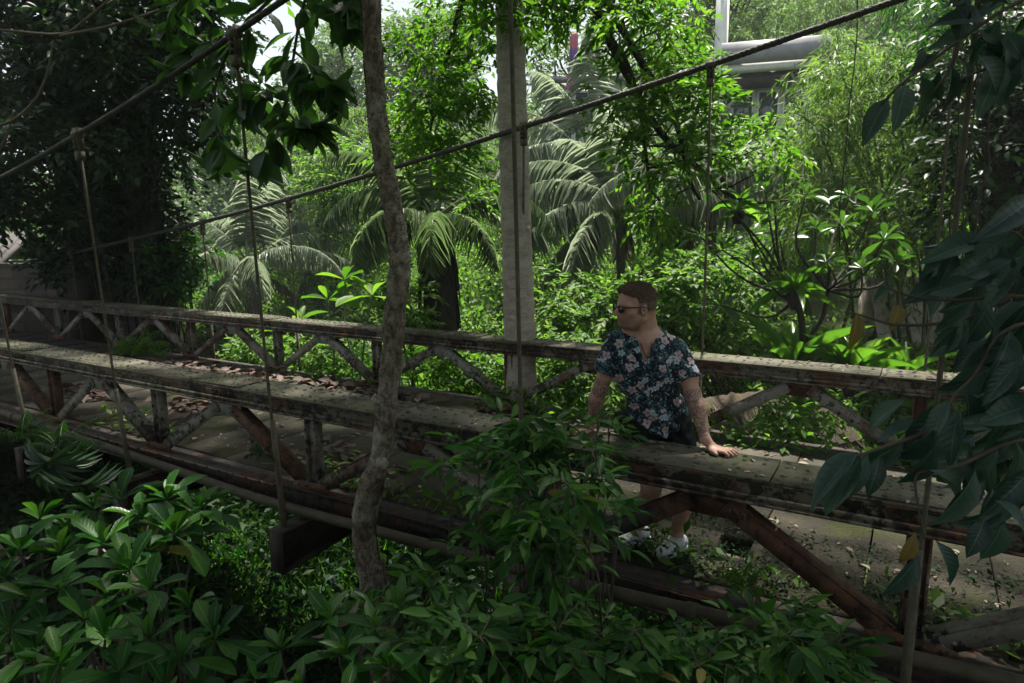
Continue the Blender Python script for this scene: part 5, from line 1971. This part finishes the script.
arm = np.zeros(len(bv))
for a, b_ in ((eR * .75 + sR * .25, wR * 1.0), (eL * .9 + sL * .1, wL)):
    m_, d_ = seg_t(bv, A(a), A(b_))
    arm = np.maximum(arm, ((d_ < .075) & (m_ > .02) & (m_ < .98)).astype(float))
hl = (bv - HC) @ HR.T
beard = ((hl[:, 2] < -.045) & (hl[:, 2] > -.135) & (hl[:, 0] > .0) & (np.linalg.norm(hl, axis=1) < .16)).astype(float)
beard *= np.clip((-.035 - hl[:, 2]) / .03, 0, 1)
fade = ((hl[:, 2] > -.06) & (hl[:, 0] < .035) & (np.linalg.norm(hl, axis=1) < .16)).astype(float)
fade *= np.clip((.035 - hl[:, 0]) / .02, 0, 1) * np.clip((hl[:, 2] + .06) / .05, 0, 1) * (np.abs(hl[:, 1]) < .085 + .0 * hl[:, 0])


def skin_mat():
    b = N('tanned_skin')
    at = lambda n_: b.n('Attribute', attribute_name=n_).outputs['Fac']
    n = b.noise(b.obj, 22, 5, .6)
    c = b.ramp(n, [(.3, (.32, .165, .115)), (.7, (.45, .26, .185))])
    w = b.noise(b.obj, 34, 3, .5, 2.5)
    lines = b.ramp(b.math('ABSOLUTE', b.math('SUBTRACT', w, .5)), [(.03, 1.), (.08, 0.)])
    patch = b.ramp(b.noise(b.obj, 9, 3, .5), [(.22, 0.), (.36, 1.)])
    tat = b.math('MULTIPLY', b.math('MULTIPLY', lines, patch), at('arm'))
    c = b.mix(b.math('MULTIPLY', tat, .9), c, (.03, .035, .04))
    c = b.mix(b.math('MULTIPLY', at('beard'), .45), c, (.055, .030, .020))
    c = b.mix(b.math('MULTIPLY', at('fade'), .72), c, (.05, .031, .022))
    p = b.n('BsdfPrincipled')
    b.l(c, p.inputs['Base Color'])
    p.inputs['Roughness'].default_value = .5
    p.inputs['Subsurface Weight'].default_value = .12
    p.inputs['Subsurface Radius'].default_value = (.01, .004, .002)
    b.l(b.bump(b.noise(b.obj, 140, 3), .15, .002), p.inputs['Normal'])
    return b.done(p.outputs['BSDF'])


def smooth_obj(o, it=3, f=.5):
    md = o.modifiers.new('smooth', 'SMOOTH'); md.iterations = it; md.factor = f


body = bm.build('body', skin_mat(), man, True, {'arm': arm, 'beard': beard, 'fade': fade})
smooth_obj(body, 2, .5)

# hair: cropped sides, longer on top, swept forward
Fh = Field(HC - .16, HC + .17, .0045)
skull(Fh, .006)
Fh.ell(hd(.002, 0, .074), (.098, .068, .050), HR, .03)
Fh.ell(hd(.052, 0, .084), (.038, .052, .028), HR, .03)
sl, (x, y, z) = Fh.sub(HC - .2, HC + .2)
loc_ = [(x - HC[0]) * HR[i, 0] + (y - HC[1]) * HR[i, 1] + (z - HC[2]) * HR[i, 2] for i in range(3)]
lx, ly, lz = loc_
nz_ = (.0045 * np.sin(lx * 150 + ly * 190 + 2 * np.sin(lz * 120)) * np.cos(ly * 230 + lz * 60) + .003 * np.sin(ly * 420 + lx * 130)) * np.clip((lz - .02) / .06, 0, 1)
Dh = Fh.D[sl] + nz_
# hairline: front plane over the forehead, temples and nape
front = lx - (.070 + .26 * np.clip(lz - .06, 0, .07)) - .012 * np.clip((lz - .065) / .03, 0, 1)
side = -(lz - np.where(lx > .022, .052 + (lx - .022) * .5, np.where(lx > -.03, .030, -.020)))
temple = np.minimum(lx - .03, .066 - lz)
Fh.D[sl] = np.maximum(np.maximum(np.maximum(Dh, front), side), temple)
hm = Fh.mesh()


def hair_mat():
    b = N('short_brown_hair')
    v = b.mapping(b.obj, (70, 70, 220))
    n = b.noise(v, 1.2, 5, .7)
    c = b.ramp(n, [(.3, (.045, .028, .018)), (.55, (.13, .083, .053)), (.8, (.24, .165, .11))])
    return b.done(b.pbsdf(c, .6, b.bump(n, .9, .006), spec=.3))


HAIR = hair_mat()
hair = hm.build('hair', HAIR, man, True)
smooth_obj(hair, 1, .4)
# strands that break up the top of the hair
sm = M()
hvv = np.concatenate(hm.v)
hvv = hvv[((hvv - HC) @ HR.T)[:, 2] > .035]
n = 3600
base_ = hvv[rng.integers(0, len(hvv), n)] + rng.normal(0, .001, (n, 3))
lb_ = (base_ - HC) @ HR.T
outn = unit(lb_ / A([.11, .08, .1])) @ HR
topw = np.clip((lb_[:, 2] - .04) / .06, 0, 1)
dd = outn * .8 + hx * (.3 * topw - .35 * (1 - topw))[:, None] - hz_ * (.5 * (1 - topw))[:, None] + rng.normal(0, .22, (n, 3))
scatter(sm, T_NARROW, base_, dd, outn + rng.normal(0, .5, (n, 3)), .006 + .013 * topw * rng.uniform(.5, 1, n), .0022)
sm.build('hair_strands', HAIR, hair)

# shirt
h_ = .0055
Fs = Field((-.50, -.33, .58), (.33, .42, 1.46), h_)
g = .014
Fs.cap(neck0 - A([0, 0, .015]), sR + A([.02, 0, .02]), .07, .066, .05)
Fs.cap(neck0 - A([0, 0, .015]), sL + A([-.02, 0, .02]), .07, .066, .05)
Fs.ell(ch, (.175 + g, .115 + g, .20 + g), None, .06)
Fs.ell(ch + Lc(-.07, .055, .03), (.09 + g, .06 + g, .075 + g), None, .05)
Fs.ell(ch + Lc(.07, .055, .02), (.09 + g, .06 + g, .075 + g), None, .05)
Fs.ell(wa + A([0, 0, .02]), (.168, .118, .19), None, .07)
Fs.ell(hp + A([0, 0, .04]), (.178, .128, .15), None, .06)
Fs.ell(hp + Lc(-.01, .03, -.01), (.13, .11, .10), None, .05)
Fv = Field((-.50, -.33, .58), (.33, .42, 1.46), h_)
for s_, e_, out in ((sR, eR, -1), (sL, eL, 1)):
    en = s_ * .34 + e_ * .66 + Lc(.010 * out, .0, 0)
    Fv.cap(s_, en + (en - s_) * .4, .074, .078, .0)
sl, (x, y, z) = Fs.sub(Fs.lo, Fs.lo + h_ * A(Fs.n))
D = Fs.D
# folds
D += .009 * np.sin(26 * x + 30 * z + 5 * np.sin(9 * z + 4 * x)) * np.clip((1.25 - z) / .1, 0, 1) + .005 * np.sin(55 * (z - .6 * x) + 3 * np.sin(14 * x)) * np.clip((1.12 - z) / .15, 0, 1)
# sleeve ends
for s_, e_ in ((sR, eR), (sL, eL)):
    d = unit(e_ - s_); en = s_ * .34 + e_ * .66
    pl = (x - en[0]) * d[0] + (y - en[1]) * d[1] + (z - en[2]) * d[2]
    Fv.D[...] = np.where((x < -.09) == (e_[0] < 0), np.maximum(Fv.D, pl), Fv.D)
Fv.D += .003 * np.sin(60 * z + 40 * x)
kk = .03
hh_ = np.maximum(kk - np.abs(D - Fv.D), 0) / kk
D[...] = np.minimum(D, Fv.D) - hh_ * hh_ * kk * .25
# curved hem
hem = .66 + 1.9 * np.clip(np.abs(x + .02) - .02, 0, 1) ** 2
D[...] = np.maximum(D, hem - z)
# open collar: V cut down the front, round the neck
ap = Lc(-.122, .05, 1.185)
vx = np.abs(x - ap[0] - (z - ap[2]) * .15) - .006 - (z - ap[2]) * .44
frontside = y - (-.02 + .0 * x)       # only in front of the chest centre
cut = np.maximum(np.maximum(vx, ap[2] - z), y - .085)
D[...] = np.maximum(D, -cut)
nk = np.sqrt((x - neck0[0]) ** 2 + (y - neck0[1]) ** 2) - .070
D[...] = np.maximum(D, -np.maximum(nk, 1.325 - z))
shm = Fs.mesh()


def shirt_mat():
    b = N('floral_shirt')
    o = b.obj
    c = b.ramp(b.noise(o, 30, 3), [(.35, (.005, .008, .016)), (.7, (.010, .018, .030))])
    # leaves
    n = b.noise(b.mapping(o, (1, .6, 1)), 26, 3, .5, 1.8)
    c = b.mix(b.ramp(n, [(.55, 0.), (.6, 1.)]), c, (.032, .075, .085))
    n = b.noise(b.mapping(o, (1, .6, 1), (4, 2, 9)), 31, 3, .5, 1.8)
    c = b.mix(b.ramp(n, [(.57, 0.), (.61, 1.)]), c, (.075, .13, .14))
    n = b.noise(b.mapping(o, (1, .6, 1), (7, 5, 1)), 38, 2, .5, 1.2)
    c = b.mix(b.ramp(n, [(.62, 0.), (.65, 1.)]), c, (.28, .34, .36))
    # flowers
    fl = b.mapping(o, (1, .55, 1))
    for sc, off, R, cols in ((14.5, (0, 0, 0), .40, ((.32, .18, .19), (.46, .39, .39))), (17, (3.3, 1.1, 5.2), .36, ((.22, .28, .33), (.40, .45, .50)))):
        vo = b.n('TexVoronoi', feature='F1'); vo.inputs['Randomness'].default_value = .85
        vv_ = b.mapping(fl, (sc, sc, sc), off)
        b.l(vv_, vo.inputs['Vector']); vo.inputs['Scale'].default_value = 1
        df = b.n('VectorMath', operation='SUBTRACT'); b.l(vv_, df.inputs[0]); b.l(vo.outputs['Position'], df.inputs[1])
        sx = b.n('SeparateXYZ'); b.l(df.outputs[0], sx.inputs[0])
        ang_ = b.math('ARCTAN2', sx.outputs[2], sx.outputs[0])
        sc2 = b.n('SeparateColor'); b.l(vo.outputs['Color'], sc2.inputs[0])
        ang_ = b.math('ADD', ang_, b.math('MULTIPLY', sc2.outputs[0], 6.28))
        pet = b.math('ABSOLUTE', b.math('COSINE', b.math('MULTIPLY', ang_, 2.5)))
        rad_ = b.math('MULTIPLY', b.math('ADD', .38, b.math('MULTIPLY', b.math('POWER', pet, .6), .62)), R)
        rr_ = b.math('SQRT', b.math('ADD', b.math('POWER', sx.outputs[0], 2), b.math('POWER', sx.outputs[2], 2)))
        q = b.math('DIVIDE', rr_, rad_)
        ins = b.math('LESS_THAN', q, 1.)
        have = b.math('GREATER_THAN', sc2.outputs[1], .58 if sc < 14 else .72)
        fc = b.mix(b.math('MULTIPLY', q, .9), cols[0], cols[1])
        fc = b.mix(b.math('LESS_THAN', rr_, R * .16), fc, (.20, .05, .07))
        c = b.mix(b.math('MULTIPLY', ins, have), c, fc)
    wv = b.noise(o, 160, 2)
    return b.done(b.pbsdf(c, .8, b.bump(wv, .12, .002), spec=.2))


SHIRT = shirt_mat()
shirt = shm.build('shirt', SHIRT, man, True)
smooth_obj(shirt, 2, .5)
# collar, placket, buttons
dgrid = Fs.D
def front_y(xq, zq):
    ix = int(round((xq - Fs.lo[0]) / h_)); iz = int(round((zq - Fs.lo[2]) / h_))
    col = dgrid[np.clip(ix, 0, Fs.n[0] - 1), :, np.clip(iz, 0, Fs.n[2] - 1)]
    w = np.where(col < 0)[0]
    return Fs.lo[1] + h_ * w[0] if len(w) else None
cm = M()
for sgn in (-1, 1):
    pts_ = [neck0 + Lc(sgn * .02, -.085, .075), neck0 + Lc(sgn * .068, -.05, .072), neck0 + Lc(sgn * .080, .0, .058)]
    for dz_ in (.10, .07, .035, .005):
        xq = ap[0] + dz_ * .15 + sgn * (.008 + dz_ * .40)
        yq = front_y(xq + sgn * .012, ap[2] + dz_)
        pts_.append(A([xq, (yq if yq is not None else -.02) - .007, ap[2] + dz_]))
    s = smooth_path(pts_, 20)
    inn = s.copy(); inn[:, 2] += .016
    outw = s + np.stack([np.full(20, sgn * .034), np.full(20, -.004), np.full(20, -.012)], -1) * np.linspace(.8, .9, 20)[:, None]
    outw[-6:] = s[-6:] + (outw[-6:] - s[-6:]) * np.linspace(1, .25, 6)[:, None]
    vv = np.stack([inn, s + A([sgn * .012, -.006, .008]), outw], 1).reshape(-1, 3)
    cm.grid(vv, 20, 3)
co = cm.build('collar', SHIRT, shirt, True)
so = co.modifiers.new('t', 'SOLIDIFY'); so.thickness = .005
pb = M()
zs_ = np.linspace(ap[2] - .01, .70, 26)
row = []
for zq in zs_:
    xq = ap[0] + (ap[2] - zq) * .14
    yq = front_y(xq, zq)
    if yq is None:
        continue
    row.append((xq, yq, zq))
row = A(row)
row[:, 1] = np.convolve(np.pad(row[:, 1], 2, 'edge'), np.ones(5) / 5, 'valid')
vv = np.stack([row + A([-.014, -.001, 0]), row + A([0, -.005, 0]), row + A([.014, -.001, 0])], 1).reshape(-1, 3)
pb.grid(vv, len(row), 3)
po = pb.build('placket', SHIRT, shirt, True)
so = po.modifiers.new('t', 'SOLIDIFY'); so.thickness = .003
for zq in (1.12, 1.03, .94, .85, .76):
    i = int(np.argmin(np.abs(row[:, 2] - zq)))
    bt_ = M(); bt_.dome(row[i] + A([0, -.0045, 0]), (0, -1, 0), .006, .4, 8)
    bt_.build('button', plain('dark_button', (.03, .03, .035), .4), shirt)

# shorts
Fp = Field((-.40, -.30, .36), (.40, .48, .92), .007)
Fp.ell(hp, (.182, .132, .12), None, .05)
Fp.chain([hipR + Lc(-.02, 0, 0), hipR * .5 + knR * .5, hipR * .2 + knR * .8], [.112, .098, .086], .04)
Fp.chain([hipL + Lc(.015, 0, 0), hipL * .5 + knL * .5, hipL * .2 + knL * .8], [.112, .098, .086], .04)
Fp.chain([hp + Lc(-.10, -.04, .0), hp + Lc(-.19, -.08, -.02)], [.10, .075], .06)
sl, (x, y, z) = Fp.sub(Fp.lo, Fp.lo + .007 * A(Fp.n))
for hp_, kn in ((hipR, knR), (hipL, knL)):
    d = unit(kn - hp_); en = hp_ * .22 + kn * .78
    pl_ = (x - en[0]) * d[0] + (y - en[1]) * d[1] + (z - en[2]) * d[2]
    Fp.D[...] = np.where((z < .56) & (((x < .04) & (hp_[0] < 0)) | ((x >= .04) & (hp_[0] > 0))), np.maximum(Fp.D, pl_), Fp.D)
Fp.D += .006 * np.sin(34 * z + 22 * x + 3 * np.sin(18 * x + 6 * z)) + .003 * np.sin(80 * z - 50 * x)
shorts = Fp.mesh().build('shorts', plain('black_cotton', (.009, .0095, .010), .9, .3, 40, .3, .15), man, True)
smooth_obj(shorts, 2, .5)

# shoes
SHOE = plain('white_knit_shoe', (.52, .53, .55), .75, .14, 60, .5)
SOLE = plain('white_rubber_sole', (.60, .60, .60), .6, .1, 30, .1)
LACE = plain('shoe_lace', (.68, .68, .68), .8, .1, 30, .1)
for an, dirv in ((anL, Lc(-.80, .55, 0)), (anR, Lc(-.85, .35, 0))):
    f = unit(dirv); sd = A([-f[1], f[0], 0])
    gz = .016
    Fq = Field(an + A([-.24, -.24, -.115]), an + A([.24, .24, .06]), .0045)
    hl_ = A([an[0], an[1], gz + .035]) - f * .045
    R_ = np.stack([f, sd, A([0, 0, 1.])])
    Fq.ell(hl_ + f * .01 + A([0, 0, .012]), (.050, .036, .042), R_, .02)
    Fq.chain([hl_ + A([0, 0, .0]), hl_ + f * .11 + A([0, 0, -.004]), hl_ + f * .185 + A([0, 0, -.012])], [.036, .037, .027], .02)
    Fq.ell(hl_ + f * .135 + A([0, 0, -.014]), (.070, .044, .024), R_, .02)
    Fq.cap(an + A([0, 0, -.045]), an + A([0, 0, .008]), .044, .041, .02)
    Fq.cap(an + A([0, 0, -.03]), hl_ + f * .09 + A([0, 0, .015]), .038, .03, .03)
    sl, (x, y, z) = Fq.sub(Fq.lo, Fq.lo + .0045 * A(Fq.n))
    Fq.D[...] = np.maximum(Fq.D, gz - z)
    Fq.D[...] = np.maximum(Fq.D, z - (an[2] + .012))
    sh = Fq.mesh().build('shoe', SHOE, man, True)
    smooth_obj(sh, 1, .5)
    so_ = M()
    n_ = 28
    th = np.arange(n_) * 2 * PI / n_
    ax_ = .128 * np.cos(th) ; w_ = .047 * np.sin(th) * (1 + .12 * np.cos(th)) 
    cc_ = hl_ + f * .075
    ring = [(cc_ + f * a_ + sd * b_)[:2] for a_, b_ in zip(ax_, w_)]
    so_.prism([tuple(q) for q in ring], 2, .001, gz + .008)
    so_.build('sole', SOLE, sh)
    la = M()
    for k_ in range(4):
        p = hl_ + f * (.065 + .020 * k_) + A([0, 0, .043 - .0075 * k_])
        la.tube([p - sd * .022 - A([0, 0, .007]), p + A([0, 0, .004]), p + sd * .022 - A([0, 0, .007])], .0032, 5)
    la.build('laces', LACE, sh)

# sunglasses
gm_ = M()
for sy in (-1, 1):
    gm_.tube([hd(.106, sy * .062, .012), hd(.05, sy * .084, .010), hd(-.012, sy * .088, .008), hd(-.03, sy * .086, -.006)], .0036, 6)
    th = np.linspace(0, 2 * PI, 17)
    ring = A([hd(.118 - .22 * abs(sy * .033 + .029 * math.cos(t)) ** 1.35, sy * .033 + .029 * math.cos(t), .0 + .022 * math.sin(t)) for t in th])
    gm_.tube(ring, .0028, 5, False)
gm_.tube([hd(.121, -.008, .008), hd(.125, 0, .011), hd(.121, .008, .008)], .003, 5)
gl = gm_.build('sunglasses', plain('dark_frame', (.02, .012, .01), .3, .2, 10, 0), man, True)


def lens_mat():
    b = N('tinted_lens')
    return b.done(b.pbsdf((.035, .014, .010), .08, None, spec=.8))


LENS = lens_mat()
for sy in (-1, 1):
    ln = M()
    th = np.arange(16) * 2 * PI / 16
    o_ = A([hd(.119 - .22 * abs(sy * .033 + .027 * math.cos(t)) ** 1.35, sy * .033 + .027 * math.cos(t), .020 * math.sin(t)) for t in th])
    i_ = o_ - hx * .002
    c1 = hd(.120 - .22 * .033 ** 1.35, sy * .033, 0); c0 = c1 - hx * .003
    k_ = np.arange(16); k2 = (k_ + 1) % 16
    ln.add(np.concatenate([o_, i_, [c1, c0]]), [np.stack([k_, k2, np.full(16, 32)], -1), np.stack([k2 + 16, k_ + 16, np.full(16, 33)], -1), np.stack([k_, k_ + 16, k2 + 16, k2], -1)])
    ln.build('lens', LENS, gl, True)
nl = M()
nl.tube(smooth_path([neck0 + Lc(-.06, .0, .05), neck0 + Lc(-.045, .05, .015), ap + Lc(.0, .055, .04), neck0 + Lc(.03, .055, .015), neck0 + Lc(.06, .0, .05)], 30), .0028, 5)
nl.build('necklace', plain('dark_cord', (.04, .015, .01), .6), man)

# ------------------------------------------------------------------ sky, sun, camera
hz_m = bpy.data.materials.new('humid_air')
hz_m.use_nodes = True
hz_m.node_tree.nodes.clear()
ho = hz_m.node_tree.nodes.new('ShaderNodeOutputMaterial')
pv = hz_m.node_tree.nodes.new('ShaderNodeVolumePrincipled')
pv.inputs['Color'].default_value = (.86, .92, .93, 1)
pv.inputs['Density'].default_value = .0010
hz_m.node_tree.links.new(pv.outputs[0], ho.inputs['Volume'])
hb_ = M(); hb_.box(-420, 420, -220, 420, -8, 75)
kind(hb_.build('haze', hz_m), 'stuff')
w = bpy.data.worlds.new('World')
SC.world = w
w.use_nodes = True
nt = w.node_tree
nt.nodes.clear()
out = nt.nodes.new('ShaderNodeOutputWorld')
bg = nt.nodes.new('ShaderNodeBackground')
sky = nt.nodes.new('ShaderNodeTexSky')
sky.sky_type = 'NISHITA'
sky.sun_disc = False
SUN_EL, SUN_AZ = math.radians(66), math.radians(-14)      # azimuth clockwise from +Y
sky.sun_elevation = SUN_EL
sky.sun_rotation = SUN_AZ
sky.dust_density = 3.0
tcn = nt.nodes.new('ShaderNodeTexCoord')
no = nt.nodes.new('ShaderNodeTexNoise')
no.inputs['Scale'].default_value = 2.2; no.inputs['Detail'].default_value = 6
nt.links.new(tcn.outputs['Generated'], no.inputs['Vector'])
rp = nt.nodes.new('ShaderNodeValToRGB')
rp.color_ramp.elements[0].position = .25; rp.color_ramp.elements[0].color = (.55, .55, .55, 1)
rp.color_ramp.elements[1].position = .6; rp.color_ramp.elements[1].color = (.95, .95, .95, 1)
nt.links.new(no.outputs['Fac'], rp.inputs['Fac'])
mx = nt.nodes.new('ShaderNodeMix'); mx.data_type = 'RGBA'
nt.links.new(rp.outputs['Color'], mx.inputs[0])
nt.links.new(sky.outputs['Color'], mx.inputs[6])
mx.inputs[7].default_value = (2.0, 2.15, 2.3, 1)
nt.links.new(mx.outputs[2], bg.inputs['Color'])
bg.inputs['Strength'].default_value = .10
nt.links.new(bg.outputs[0], out.inputs['Surface'])

sd_ = bpy.data.lights.new('sun', 'SUN')
sd_.energy = 4.5
sd_.angle = math.radians(2.0)
sd_.color = (1.0, .95, .86)
so_ = bpy.data.objects.new('sun', sd_)
COL.objects.link(so_)
sdir = Vector((math.sin(SUN_AZ) * math.cos(SUN_EL), math.cos(SUN_AZ) * math.cos(SUN_EL), math.sin(SUN_EL)))
so_.rotation_euler = sdir.to_track_quat('Z', 'Y').to_euler()
so_.location = sdir * 40

cd = bpy.data.cameras.new('camera')
cd.sensor_width = 36
cd.lens = FPX / 1024 * 36
cd.clip_start = .05
cd.clip_end = 2000
co_ = bpy.data.objects.new('camera', cd)
COL.objects.link(co_)
R3 = Matrix((RGT, UPV, -FWD)).transposed()
co_.matrix_world = Matrix.Translation(CAM) @ R3.to_4x4()
SC.camera = co_
SC.view_settings.view_transform = 'Standard'
SC.view_settings.look = 'None'
SC.view_settings.exposure = 1.85
SC.view_settings.gamma = 1
SC.cycles.max_bounces = 6
SC.cycles.transparent_max_bounces = 8
SC.cycles.use_denoising = True
